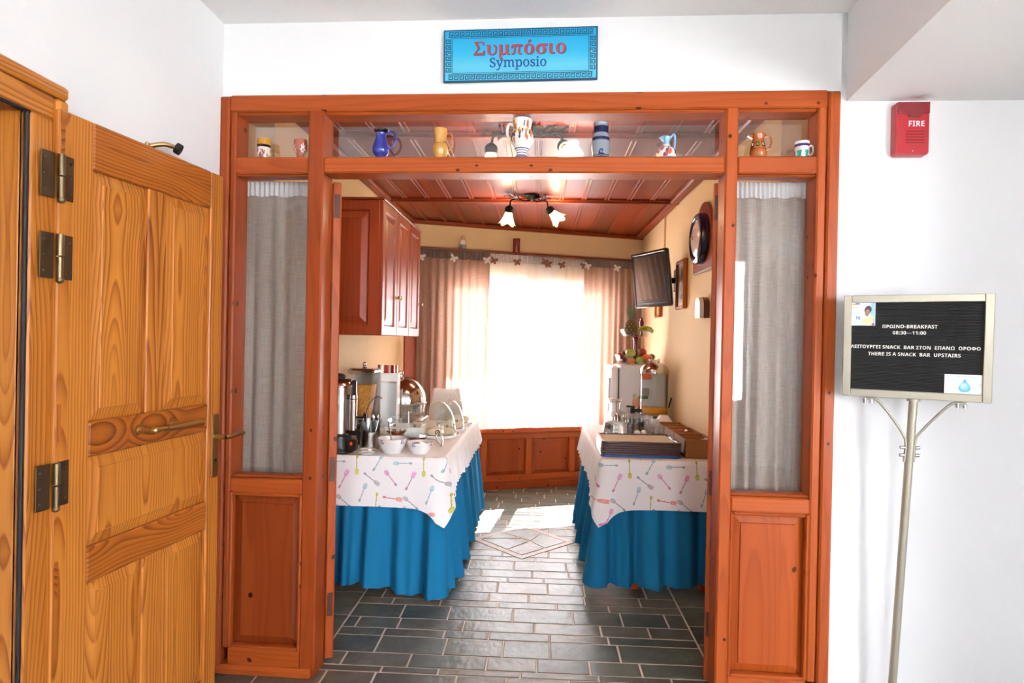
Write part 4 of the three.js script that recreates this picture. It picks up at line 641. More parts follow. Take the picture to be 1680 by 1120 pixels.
    part('glass', mv(lathe(smoothPts([[0, 0], [0.028, 0.002], [0.048, 0.018], [0.062, 0.044], [0.066, 0.05]], 20), 36), 0, lift - 0.012, 0), acrylic, j);
    part('jam', mv(lathe(smoothPts([[0, 0.003], [0.027, 0.005], [0.046, 0.019], [0.057, 0.036], [0, 0.037]], 20), 36), 0, lift - 0.012, 0), colr, j);
  };
  jam('glass bowl of brown honey raised on a wire stand', [-0.815, Y, -3.52], 0.075, phys({ color: col(120, 52, 26), roughness: 0.08, clearcoat: 1 }));
  jam('glass bowl of dark red jam on a low wire stand', [-0.69, Y, -3.50], 0.044, phys({ color: col(74, 14, 22), roughness: 0.08, clearcoat: 1 }));

  const bin = thing('yoghurt_tub', 'clear square tub half full of yoghurt on the left buffet', 'tub', [-0.785, Y, -3.70]);
  part('tub', taper(0.085, 0.10, 0.035, 0.15), acrylic, bin); part('rim', mv(frameRing(0.206, 0.206, 0.006, 0.006), 0, 0.15, 0, Math.PI / 2), acrylic, bin);
  part('yoghurt', merge([taper(0.083, 0.093, 0.038, 0.1), mv(cbox(0.186, 0.006, 0.186, 0.002), 0, 0.1, 0)]), gloss(244, 242, 236, 0.3), bin);
  part('stand', merge([mv(frameRing(0.19, 0.19, 0.006, 0.006), 0, 0.032, 0, Math.PI / 2), ...[[1, 1], [1, -1], [-1, 1], [-1, -1]].map(([a, b]) => mv(cyl(0.003, 0.003, 0.032, 8), a * 0.09, 0.016, b * 0.09))]), steel, bin);
  for (const a of [-0.06, 0.06]) part('hinge_ring', mv(new THREE.TorusGeometry(0.006, 0.002, 8, 18), a, 0.115, 0.1), iron, bin);

  const dome = (label, p, r, h, food) => {
    const o = thing('domed_dish', label, 'domed dish', p, 0.4);
    part('plate', lathe(smoothPts([[0, 0.01], [r * 0.8, 0.008], [r * 1.05, 0.0], [r * 1.18, 0.016], [r * 1.16, 0.02], [r * 0.8, 0.014], [0, 0.014]], 24), 40), porcelain, o);
    part('dome', lathe([...Array(17)].map((_, i) => [r * Math.cos(i / 16 * Math.PI / 2), 0.018 + (h - 0.018) * Math.sin(i / 16 * Math.PI / 2)]), 40), acrylic, o);
    part('rim', mv(new THREE.TorusGeometry(r, 0.003, 8, 48), 0, 0.02, 0, Math.PI / 2), acrylic, o);
    for (const k of [0.6, 1.3]) part('hinge_ring', mv(new THREE.TorusGeometry(0.007, 0.0022, 8, 18), r * 0.94 * Math.cos(k), h * 0.35, r * 0.94 * Math.sin(k), 0, -k + Math.PI / 2), iron, o);
    if (food) for (let i = 0; i < 5; i++) part('pastry', mv(ball(0.035, 14, 10).scale(1.3, 0.7, 0.8), 0.05 * Math.cos(i * 1.26), 0.035, 0.05 * Math.sin(i * 1.26)), food, o);
    return o;
  };
  dome('clear plastic dome over pale pastries behind the yoghurt tub', [-0.635, Y, -3.95], 0.107, 0.225, matte(226, 206, 176));
  dome('clear plastic dome of the second dish from the front', [-0.61, Y, -4.24], 0.10, 0.21, matte(232, 214, 190));
  dome('clear plastic dome of the dish farthest back on the left buffet', [-0.60, Y, -4.55], 0.10, 0.18, matte(236, 224, 206));
  const tg = thing('tongs', 'steel tongs lying at the aisle edge beside the domed dish', 'tongs', [-0.585, Y + 0.006, -3.66], 0.3);
  for (const k of [-1, 1]) part('arm', tube([[0, 0.0, 0.1], [k * 0.012, 0.02, 0.04], [k * 0.016, 0.035, -0.03], [0, 0.05, -0.09]], 0.004, 16, 8), steel, tg); part('grip', mv(new THREE.TorusGeometry(0.012, 0.003, 8, 18), 0, 0.05, -0.1), iron, tg);
  const bb = thing('bread_bag', 'white paper bread bag standing far back on the left buffet', 'bag', [-0.72, Y, -4.8], 0.2);
  part('paper', sheet((a, v) => { const t = a * 2 * Math.PI, k = 1 - 0.25 * v * v; return [0.13 * k * Math.sign(Math.cos(t)) * Math.pow(Math.abs(Math.cos(t)), 0.5) + 0.008 * nz(a * 9, v * 4), 0.24 * v + 0.012 * nz(a * 6, 3, 2) * v, 0.08 * k * Math.sign(Math.sin(t)) * Math.pow(Math.abs(Math.sin(t)), 0.5) + 0.008 * nz(a * 9, v * 4, 7)]; }, 40, 14), cloth(244, 243, 240, { transmission: 0.5 }), bb);

  const ch = thing('chafing_dish', 'round steel chafing dish with its roll-top cover half open', 'chafing dish', [-0.94, Y, -4.28], -0.35);
  part('water_pan', lathe(smoothPts([[0, 0.085], [0.12, 0.085], [0.14, 0.1], [0.147, 0.14], [0.152, 0.175], [0.16, 0.18], [0.158, 0.186], [0.14, 0.178], [0, 0.17]], 36), 48), steel, ch);
  const shell = steel.clone(); shell.side = THREE.DoubleSide;
  part('cover', mv(new THREE.SphereGeometry(0.152, 40, 20, 0, Math.PI, 0, Math.PI), 0, 0, 0).rotateX(-0.28).rotateY(0.75).scale(1, 1.1, 1).translate(0, 0.19, 0), shell, ch);
  part('cover_rim', mv(new THREE.TorusGeometry(0.152, 0.006, 8, 48), 0, 0, 0).rotateX(-0.28).rotateY(0.75).scale(1, 1.1, 1).translate(0, 0.19, 0), steelBrushed, ch);
  part('cover_knob', mv(lathe(smoothPts([[0, 0], [0.012, 0], [0.01, 0.02], [0.017, 0.026], [0.017, 0.045], [0, 0.048]], 18), 18), -0.03, 0.352, 0), steel, ch);
  for (let k = 0; k < 4; k++) part('leg', tube([[0.14 * Math.cos(k * 1.57 + 0.78), 0.13, 0.14 * Math.sin(k * 1.57 + 0.78)], [0.15 * Math.cos(k * 1.57 + 0.78), 0.06, 0.15 * Math.sin(k * 1.57 + 0.78)], [0.15 * Math.cos(k * 1.57 + 0.78), 0.004, 0.15 * Math.sin(k * 1.57 + 0.78)]], 0.006, 12, 8), steel, ch);
  part('base_ring', mv(new THREE.TorusGeometry(0.15, 0.005, 8, 48), 0, 0.03, 0, Math.PI / 2), steel, ch);
  part('burner', lathe([[0, 0.004], [0.035, 0.004], [0.035, 0.04], [0.02, 0.044], [0, 0.044]]), gloss(150, 90, 50), ch);
}

// ---------------------------------------------------------------- right buffet
{
  const Y = TOP;
  const tray = (m) => {
    const W = 0.435, D = 0.315, g = new THREE.Group();
    const o = rrect(W, D, 0.035), i = new THREE.Path(rrect(W - 0.028, D - 0.028, 0.028).getPoints(8)); o.holes.push(i);
    for (const s of [-1, 1]) { }
    part('rim', mv(extr(o, 0.0078, 0.002, 8), 0, 0.002, 0, -Math.PI / 2), m, g); part('base', mv(extr(rrect(W - 0.03, D - 0.03, 0.026), 0.004, 0, 8), 0, 0.001, 0, -Math.PI / 2), m, g); return g;
  };
  const brown = gloss(74, 50, 48, 0.35), blue = gloss(24, 84, 170, 0.35); let base;
  for (let k = 0; k < 7; k++) {
    const l = k === 0 ? 'blue plastic tray at the bottom of the tray stack' : k === 6 ? 'brown plastic tray at the top of the stack, lined with paper' : `brown plastic tray, ${['first', 'second', 'third', 'fourth', 'fifth'][k - 1]} above the blue tray in the stack`;
    const t = thing('serving_tray', l, 'tray', [0.572 + rr(-0.0015, 0.0015), Y + 0.001 + k * 0.0122, -3.565 + rr(-0.0015, 0.0015)], rr(-0.004, 0.004), k && k < 6 ? 'brown trays inside the stack' : undefined);
    const g = tray(k ? brown : blue); for (const c of [...g.children]) t.add(c);
  }
  const pm = thing('paper_liner', 'cream paper liner lying in the top tray', 'paper', [0.568, Y + 0.0805, -3.565]);
  const pt = canvasTex(256, 128, (c, w, h) => { c.fillStyle = '#cfc0ac'; c.fillRect(0, 0, w, h); c.fillStyle = '#6a7a78'; for (let i = 0; i < 5; i++) c.fillRect(16 + i * 10, 108, 7, 4); });
  part('sheet', cbox(0.385, 0.001, 0.27, 0.0003), new THREE.MeshStandardMaterial({ color: col(206, 190, 168), roughness: 0.9 }), pm);
  const fk = thing('fork', 'bright steel fork handle lying on the right edge of the top tray', 'fork', [0.765, Y + 0.092, -3.52], -0.12); part('handle', cbox(0.016, 0.004, 0.09, 0.0018), steel, fk); part('tines', merge([-1, 0, 1].map((k) => mv(cbox(0.003, 0.003, 0.05, 0.001), k * 0.006, 0, -0.068))), steel, fk);

  const wick = dataTex(256, 256, (u, v) => { const q = 0.5 + 0.5 * Math.sin(v * 2 * Math.PI * 16), r = 0.5 + 0.5 * Math.sin(u * 2 * Math.PI * 20 + Math.floor(v * 16) * Math.PI), n = nz(u * 50, v * 50); return [150 + 36 * q * r + 30 * n, 100 + 28 * q * r + 22 * n, 58 + 18 * q * r + 16 * n]; }, true, 0.12, 0.09);
  const wicker = new THREE.MeshStandardMaterial({ map: wick, roughness: 0.85, bumpMap: wick, bumpScale: 0.004 });
  const lin = cloth(236, 228, 224), stirM = [[206, 160, 112], [120, 84, 58], [222, 206, 188], [150, 108, 76]].map((q) => matte(...q, 0.9));
  for (let k = 0; k < 3; k++) {
    const z = -3.575 - k * 0.285, bw = thing('wicker_basket', ['nearest wicker cutlery basket with lace edged liner beside the trays', 'middle wicker basket holding small packets', 'farthest wicker basket next to the plates'][k], 'basket', [0.902, Y, z]);
    const W = 0.168, D = 0.27, H = 0.098 - 0.004 * k;
    part('weave', merge([mv(cbox(W, H, 0.012, 0.003), 0, H / 2, D / 2 - 0.006), mv(cbox(W, H, 0.012, 0.003), 0, H / 2, -D / 2 + 0.006), mv(cbox(0.012, H, D - 0.024, 0.003), W / 2 - 0.006, H / 2, 0), mv(cbox(0.012, H, D - 0.024, 0.003), -W / 2 + 0.006, H / 2, 0), mv(cbox(W - 0.02, 0.008, D - 0.02, 0.002), 0, 0.006, 0)]), wicker, bw);
    for (const q of [-0.045, 0.045]) part('divider', cbox(W - 0.024, H * 0.9, 0.010, 0.003), wicker, bw, [0, H * 0.5, q]);
    part('liner', sheet((a, v) => [-W / 2 - 0.003 - 0.006 * v - 0.003 * Math.sin(a * 60), H + 0.004 - v * (H - 0.02 + 0.006 * Math.sin(a * 42)), (0.5 - a) * (D - 0.01), a, v], 90, 6), lin, bw);
    for (let i = 0; i < 4; i++) { const n = thing(['wooden_stirrers', 'napkin_pack', 'wrapped_cutlery', 'napkin_pack'][i], ['bundle of wooden stirrers', 'pack of brown napkins', 'bundle of paper wrapped cutlery', 'pack of folded napkins'][i] + ' in the ' + ['nearest', 'middle', 'farthest'][k] + ' wicker basket', ['stirrers', 'napkins', 'cutlery', 'napkins'][i], [0.902, Y + 0.012, z + [-0.088, -0.012, 0.022, 0.09][i]]); const sh = H - 0.024 - [0.03, 0.004, 0.018, 0.012][i]; for (let q = 0; q < 5; q++) part('layer', cbox(W - 0.03 - rr(0, 0.006), sh / 5 - 0.0008, [0.06, 0.04, 0.025, 0.06][i] - rr(0, 0.004), 0.002), stirM[i], n, [rr(-0.002, 0.002), sh * (q + 0.5) / 5, 0]); }
  }
  const pk = (x, y, z, t, c, l) => { const o = thing('wrapped_sweet', l, 'sweet', [x, y, z], t); part('wrapper', merge([mv(ball(0.011, 12, 8).scale(1.3, 0.7, 0.8), 0, 0.008, 0), mv(cbox(0.012, 0.002, 0.016, 0.0008), 0.02, 0.008, 0), mv(cbox(0.012, 0.002, 0.016, 0.0008), -0.02, 0.008, 0)]), c, o); };
  pk(0.88, Y + 0.088, -3.86, 0.4, gloss(220, 120, 130), 'pink wrapped sweet on the middle wicker basket'); pk(0.915, Y + 0.088, -3.84, 1.2, gloss(238, 230, 228), 'white wrapped sweet on the middle wicker basket'); pk(0.945, Y + 0.090, -3.50, 0.2, gloss(236, 236, 236), 'white wrapped sweet on the nearest wicker basket');

  const plateG = lathe(smoothPts([[0, 0.004], [0.05, 0.002], [0.058, 0], [0.064, 0.004], [0.093, 0.014], [0.094, 0.017], [0.062, 0.009], [0, 0.008]], 40), 48);
  let pl; for (let k = 0; k < 6; k++) { const p = [0.885, Y + k * 0.0085, -4.40]; const l = k === 5 ? 'white dinner plate at the top of the plate stack' : `white dinner plate, ${['first', 'second', 'third', 'fourth', 'fifth'][k]} from the bottom of the plate stack`; const o = pl ? dup(pl, p, 0, l) : (pl = thing('dinner_plate', l, 'plate', p)); if (!o.children.length) part('plate', plateG, porcelain, o); if (k < 5) o.userData.group = 'plates inside the stack'; else delete o.userData.group; }
  const bw = lathe(smoothPts([[0, 0.004], [0.03, 0], [0.034, 0.002], [0.06, 0.04], [0.066, 0.062], [0.063, 0.062], [0.05, 0.03], [0, 0.008]], 30), 40);
  const ib = thing('white_bowl', 'upturned white bowl lying on the plate stack', 'bowl', [0.89, Y + 0.119, -4.40]); part('shell', bw, porcelain, ib); ib.rotation.z = Math.PI; 
  // glassware
  const glassM = phys({ color: 0xffffff, roughness: 0, transmission: 1, thickness: 0.003, ior: 1.5 });
  const tumb = lathe(smoothPts([[0, 0.004], [0.024, 0.003], [0.026, 0.01], [0.029, 0.07], [0.031, 0.118], [0.0295, 0.118], [0.027, 0.07], [0.023, 0.014], [0, 0.012]], 36), 28);
  const spots = [[0.672, -4.02], [0.735, -4.125], [0.56, -4.30], [0.625, -4.10], [0.69, -4.11], [0.60, -4.20], [0.665, -4.21], [0.735, -4.20], [0.635, -4.31], [0.70, -4.32], [0.77, -4.33], [0.60, -4.42], [0.67, -4.43], [0.74, -4.44], [0.60, -4.53], [0.535, -4.42]];
  let tm; spots.sort((p, q) => (Math.round(q[1] * 9) - Math.round(p[1] * 9)) || p[0] - q[0]); const nth = ['first', 'second', 'third', 'fourth', 'fifth'], rowN = [...new Set(spots.map((p) => Math.round(p[1] * 9)))], rowsW = ['front', 'second', 'third', 'fourth', 'fifth', 'back'];
  spots.forEach(([x, z], i) => { const p = [x, Y, z], r = Math.round(z * 9), l = `clear drinking glass, ${nth[spots.filter((q) => Math.round(q[1] * 9) === r && q[0] < x).length]} from the carafe side in the ${rowsW[rowN.indexOf(r)]} row of glasses`; if (!tm) { tm = thing('drinking_glass', l, 'glass', p, 0, 'drinking glasses on the right buffet'); part('glass', tumb, glassM, tm); } else dup(tm, p, 0, l); });
  const gb = lathe(smoothPts([[0, 0.003], [0.02, 0], [0.022, 0.004], [0.044, 0.03], [0.05, 0.066], [0.048, 0.066], [0.04, 0.03], [0, 0.008]], 30), 32);
  const frost = phys({ color: 0xf4f4f4, roughness: 0.08, transmission: 0.8, thickness: 0, ior: 1.5, side: THREE.DoubleSide });
  [[0.742, 0, -4.04, 'lower glass dessert bowl between glasses and baskets'], [0.742, 0.066, -4.045, 'upper glass dessert bowl stacked on another']].forEach(([x, y, z, l]) => { const o = thing('dessert_bowl', l, 'bowl', [x, Y + y, z]); part('bowl', gb, frost, o); });
  const ash = thing('sugar_caddy', 'dark steel caddy of small jars in front of the glasses', 'caddy', [0.745, Y, -3.86]); part('rack', merge([mv(cbox(0.11, 0.006, 0.07, 0.002), 0, 0.003, 0), mv(frameRing(0.11, 0.07, 0.004, 0.004), 0, 0.045, 0, Math.PI / 2), ...[[1, 1], [1, -1], [-1, 1], [-1, -1]].map(([a, b]) => mv(cyl(0.002, 0.002, 0.045, 8), a * 0.053, 0.022, b * 0.033))]), iron, ash);
  for (const k of [-1, 1]) { const j = part('jar', mv(cyl(0.021, 0.021, 0.055, 20), k * 0.026, 0.034, 0), gloss(66, 42, 34, 0.1), ash); part('lid', mv(cyl(0.022, 0.022, 0.012, 20), k * 0.026, 0.066, 0), steel, j); }
  const shk = lathe(smoothPts([[0, 0], [0.020, 0], [0.021, 0.01], [0.019, 0.045], [0.017, 0.058], [0.01, 0.066], [0, 0.068]], 20), 20);
  [[0.628, -3.92, 'white topped glass salt shaker left of the caddy'], [0.672, -3.93, 'white topped glass pepper shaker beside the caddy']].forEach(([x, z, l]) => { const o = thing('shaker', l, 'shaker', [x, Y, z]); part('glass', shk, frost, o); part('cap', mv(lathe([[0.017, 0.056], [0.019, 0.056], [0.018, 0.07], [0.008, 0.078], [0, 0.079]]), 0, 0, 0), porcelain, o); });

  const wall2 = (pts, t) => { const p = smoothPts(pts, 44); return lathe([[0, p[0][1]], ...p, ...p.slice(4).reverse().map((q) => [Math.max(q[0] - t, 0.001), q[1] + 0.0005]), [0, p[0][1] + t]], 40); };
  const ca = thing('water_carafe', 'tall glass carafe of water at the aisle side of the right buffet', 'carafe', [0.503, Y, -4.07]);
  part('glass', wall2([[0.04, 0.002], [0.055, 0.003], [0.068, 0.02], [0.072, 0.06], [0.06, 0.115], [0.04, 0.165], [0.034, 0.2], [0.04, 0.238], [0.044, 0.246]], 0.0025), glassM, ca);
  part('water', lathe(smoothPts([[0, 0.006], [0.053, 0.006], [0.065, 0.02], [0.069, 0.06], [0.0595, 0.108], [0, 0.108]], 36), 40), water, ca);
  part('lid', lathe(smoothPts([[0, 0.236], [0.036, 0.236], [0.044, 0.248], [0.042, 0.258], [0.01, 0.264], [0, 0.264]], 16), 32), frost, ca);
  const h2 = thing('cutlery_holder', 'slant-topped steel cylinder between carafe and glasses', 'cutlery holder', [0.592, Y, -3.97]);
  const br2 = steelBrushed.clone(); br2.side = THREE.DoubleSide; br2.roughness = 0.2; part('cylinder', sheet((a, v) => { const t = a * 2 * Math.PI, h = lerp(0.075, 0.125, 0.5 - 0.5 * Math.cos(t * 1 + 1.0)); return [0.05 * Math.cos(t), h * (1 - v), 0.05 * Math.sin(t), a, v]; }, 48, 6), br2, h2); part('bottom', mv(cyl(0.05, 0.05, 0.004, 36), 0, 0.002, 0), steelBrushed, h2);

  const jd = thing('juice_dispenser', 'tall clear juice dispenser with steel dome lid, nearly empty', 'juice dispenser', [0.855, Y, -4.60]);
  part('base', lathe(smoothPts([[0, 0], [0.11, 0], [0.112, 0.012], [0.07, 0.03], [0.05, 0.06], [0.06, 0.085], [0.108, 0.1], [0, 0.1]], 30), 40), steel, jd);
  part('cylinder', lathe([[0, 0.102], [0.104, 0.102], [0.105, 0.11], [0.105, 0.41]], 48), acrylic, jd);
  part('juice', lathe([[0, 0.106], [0.1, 0.106], [0.1, 0.155], [0, 0.155]], 40), phys({ color: col(224, 150, 20), roughness: 0.1, clearcoat: 0.6 }), jd);
  part('lid', lathe(smoothPts([[0.108, 0.405], [0.109, 0.415], [0.1, 0.445], [0.07, 0.475], [0.03, 0.49], [0, 0.492]], 24), 48), steel, jd);
  part('lid_knob', merge([mv(ball(0.012), -0.03, 0.503, 0), mv(ball(0.012), 0.03, 0.503, 0), mv(cyl(0.006, 0.006, 0.06, 10), 0, 0.5, 0, 0, 0, Math.PI / 2)]), steel, jd);
  part('tap', merge([mv(cyl(0.013, 0.013, 0.06, 14), -0.12, 0.13, 0.03, 0, 0, Math.PI / 2), mv(cbox(0.035, 0.05, 0.03, 0.006), -0.16, 0.125, 0.035), mv(cbox(0.014, 0.014, 0.07, 0.004), -0.175, 0.158, 0.035, 0, 0.9, 0)]), blackPlastic, jd);
  part('cup_hook', mv(cbox(0.012, 0.08, 0.014, 0.003), 0.118, 0.19, 0.0, 0, 0, -0.25), blackPlastic, jd);

  const fr = thing('refrigerator', 'small white refrigerator with magnets behind the right buffet', 'refrigerator', [0, 0, 0]);
  const x0 = 0.625, x1 = 0.985, z0 = -4.80, z1 = -5.24, H = 1.195, fw = phys({ color: col(214, 216, 218), roughness: 0.4 });
  part('cabinet', slab(x0, x1, 0.03, H, z1, z0, 0.012), fw, fr);
  const dr = part('door', slab(x0 - 0.062, x0 - 0.008, 0.06, H - 0.004, z1, z0, 0.016), whitePlastic, fr); part('handle', mv(cbox(0.018, 0.3, 0.02, 0.006), x0 - 0.07, 0.95, z0 - 0.06), fw, dr);
  part('door_seal', slab(x0 - 0.008, x0, 0.07, H - 0.02, z1 + 0.01, z0 - 0.01), matte(60, 62, 66), fr);
  for (const a of [x0 + 0.04, x1 - 0.04]) for (const b of [z0 - 0.04, z1 + 0.04]) part('foot', mv(cyl(0.015, 0.018, 0.03, 12), a, 0.015, b), blackPlastic, fr);
  const mag = (l, x, y, w, h, m, tex) => { const o = thing('fridge_magnet', l, 'magnet', [x, y, z0 + 0.003]); part('magnet', mv(extr(rrect(w, h, Math.min(w, h) * 0.2), 0.004, 0.001), 0, 0, 0), m, o); };
  mag('orange oblong magnet high on the refrigerator side', 0.825, 1.115, 0.088, 0.042, gloss(240, 92, 36)); mag('grey square magnet in the middle of the refrigerator side', 0.828, 0.995, 0.05, 0.06, gloss(160, 166, 168));
  mag('beige rounded magnet low on the refrigerator side', 0.755, 0.91, 0.05, 0.072, gloss(206, 150, 110)); mag('red magnet low on the refrigerator side beside the tap', 0.80, 0.855, 0.06, 0.05, gloss(190, 70, 56)); mag('green magnet below the grey magnet', 0.81, 0.955, 0.07, 0.022, gloss(76, 118, 90)); mag('small yellow green magnet left of the grey magnet', 0.745, 0.965, 0.026, 0.03, gloss(170, 190, 120));
  [[0.80, 'upper'], [0.735, 'lower']].forEach(([y, w]) => { const o = thing('blue_magnet', `${w} round blue magnet on the refrigerator door`, 'magnet', [x0 - 0.064, y, z0 - 0.05]); part('magnet', mv(lathe(smoothPts([[0, 0], [0.016, 0], [0.014, 0.006], [0, 0.009]], 10), 18), 0, 0, 0, 0, 0, Math.PI / 2), gloss(40, 70, 190), o); });

  // fruit stand on the refrigerator
  const fs = thing('fruit_stand', 'two-tier clear fruit stand with dark red column on the refrigerator', 'fruit stand', [0.775, H, -5.0]);
  const colm = gloss(112, 14, 44, 0.2), R1 = 0.165, R2 = 0.125, Y2 = 0.225;
  part('lower_bowl', lathe(smoothPts([[0, 0.008], [0.09, 0.006], [0.13, 0.01], [0.15, 0.04], [R1, 0.078], [R1 - 0.003, 0.078], [0.145, 0.04], [0.12, 0.014], [0, 0.012]], 30), 48), acrylic, fs);
  part('column', lathe(smoothPts([[0.05, 0.012], [0.03, 0.03], [0.018, 0.07], [0.017, 0.13], [0.018, 0.19], [0.026, 0.218], [0.04, 0.226]], 24), 28), colm, fs);
  part('upper_bowl', lathe(smoothPts([[0, Y2 + 0.002], [0.07, Y2], [0.1, Y2 + 0.01], [0.118, Y2 + 0.035], [R2, Y2 + 0.058], [R2 - 0.003, Y2 + 0.058], [0.112, Y2 + 0.035], [0.09, Y2 + 0.014], [0, Y2 + 0.008]], 30), 48), acrylic, fs);
  part('finial', mv(lathe(smoothPts([[0, 0], [0.014, 0], [0.008, 0.03], [0.014, 0.07], [0.018, 0.11], [0.010, 0.125], [0.014, 0.14], [0, 0.15]], 24), 18), 0.045, Y2 + 0.01, 0), colm, fs);
  const at = (x, y, z) => [0.775 + x, H + y, -5.0 + z];
  const round = (name, label, cat, p, r, m, sq = 0.92) => { const o = thing(name, label, cat, p, rr(0, 6)); part('flesh', lathe([...Array(19)].map((_, i) => { const a = (i / 18 - 0.5) * Math.PI; return [r * Math.cos(a) * (1 + 0.06 * Math.sin(a)), r * sq * Math.sin(a) - (Math.abs(a) > 1.2 ? Math.sign(a) * r * 0.18 * (Math.abs(a) - 1.2) / 0.37 : 0)]; }), 26), m, o); part('stalk', mv(cyl(0.0015, 0.002, 0.014, 6), 0.002, r * sq * 0.86, 0, 0, 0, 0.2), matte(80, 60, 30), o); };
  const skin = (r, g, b, r2, g2, b2) => new THREE.MeshPhysicalMaterial({ map: dataTex(64, 64, (u, v) => { const t = clamp(0.5 + 0.9 * fbm(u * 4, v * 4, r)); return [lerp(r, r2, t), lerp(g, g2, t), lerp(b, b2, t)]; }, true), roughness: 0.32, clearcoat: 0.3 });
  const green = skin(150, 168, 60, 178, 190, 90), orange = skin(226, 106, 30, 240, 128, 44), redA = skin(150, 24, 30, 180, 60, 40), plum = skin(64, 20, 40, 90, 40, 60);
  round('green_apple', 'large green apple in the lower bowl left of the column', 'apple', at(-0.05, 0.095, 0.07), 0.042, green); round('green_apple', 'green apple low at the front of the lower bowl', 'apple', at(0.014, 0.042, 0.118), 0.030, green); round('green_apple', 'green apple at the back right of the lower bowl', 'apple', at(0.05, 0.09, -0.06), 0.042, green);
  round('orange', 'orange at the front left of the lower bowl', 'orange', at(-0.045, 0.036, 0.098), 0.028, orange); round('orange', 'large orange at the front right of the lower bowl', 'orange', at(0.082, 0.054, 0.068), 0.042, orange); round('orange', 'orange at the back left of the lower bowl', 'orange', at(-0.085, 0.048, -0.05), 0.038, orange);
  round('red_apple', 'red apple at the left edge of the lower bowl', 'apple', at(-0.125, 0.073, 0.03), 0.030, redA); round('red_apple', 'red apple right of the dark red column', 'apple', at(0.052, 0.105, 0.02), 0.034, redA);
  round('plum', 'dark plum behind the large green apple', 'plum', at(-0.092, 0.095, 0.0), 0.020, plum); round('plum', 'dark plum at the right edge of the lower bowl', 'plum', at(0.125, 0.07, 0.02), 0.026, plum); round('lime', 'lime at the right edge of the lower bowl', 'lime', at(0.135, 0.062, -0.035), 0.026, green, 1.15); round('plum', 'plum low at the left of the lower bowl', 'plum', at(-0.10, 0.04, 0.07), 0.024, plum);
  const pa = thing('pineapple', 'ripe pineapple with grey green crown in the upper fruit bowl', 'pineapple', at(-0.048, Y2 + 0.012, 0.035));
  const paMap = dataTex(256, 256, (u, v) => { const a = Math.abs(((u * 9 + v * 5) % 1) - 0.5), b = Math.abs((((1 - u) * 9 + v * 5 + 9) % 1) - 0.5), q = Math.min(a, b) * 2; return [lerp(64, 168, q), lerp(50, 126, q), lerp(26, 52, q)]; }, true);
  part('body', lathe(smoothPts([[0, 0], [0.03, 0.003], [0.048, 0.03], [0.05, 0.07], [0.042, 0.105], [0.022, 0.124], [0, 0.126]], 30), 40), new THREE.MeshPhysicalMaterial({ map: paMap, bumpMap: paMap, bumpScale: 0.006, roughness: 0.6 }), pa);
  const leaves = []; for (let i = 0; i < 40; i++) { const t = i / 39, a = i * 2.4, L = lerp(0.075, 0.12, t), lean = lerp(1.0, 0.1, t), y = 0.116 + t * 0.03; leaves.push(mv(sheet((u, v) => { const b = v * L, k = lean * (0.35 + 0.65 * v), w = 0.012 * (1 - v) ** 0.7 * (u - 0.5) * 2 * 0.7; return [w, b * Math.cos(k), 0.010 + b * Math.sin(k) * 0.6 + Math.abs(u - 0.5) * 0.006]; }, 2, 6), 0, 0, 0).rotateY(a).translate(0, y, 0)); }
  part('crown', merge(leaves), phys({ color: col(122, 132, 100), roughness: 0.6, side: THREE.DoubleSide }), pa);
  const ba = thing('bananas', 'bunch of green yellow bananas in the upper fruit bowl', 'bananas', at(0.066, Y2 + 0.03, 0.03));
  const bm = skin(150, 152, 36, 184, 174, 54);
  for (let k = 0; k < 3; k++) { const c = new THREE.CatmullRomCurve3([[-0.06, 0.02, 0], [-0.02, 0.035, 0.006], [0.03, 0.03, 0.004], [0.065, 0.006, 0]].map((q) => new THREE.Vector3(q[0], q[1] + 0.006 * k, q[2] + k * 0.026 - 0.02))); const g = new THREE.TubeGeometry(c, 20, 0.014, 10); const p = g.attributes.position, f = c.getSpacedPoints(20); for (let i = 0; i < p.count; i++) { const r = Math.floor(i / 11), t = r / 20, s = Math.min(1, 0.3 + 3 * Math.min(t, 1 - t)); const o = f[r]; p.setXYZ(i, o.x + (p.getX(i) - o.x) * s, o.y + (p.getY(i) - o.y) * s, o.z + (p.getZ(i) - o.z) * s); } g.computeVertexNormals(); part('banana', g, bm, ba); }
  round('lime', 'lime at the left edge of the upper fruit bowl', 'lime', at(-0.095, Y2 + 0.05, 0.03), 0.022, green, 1.1);
}

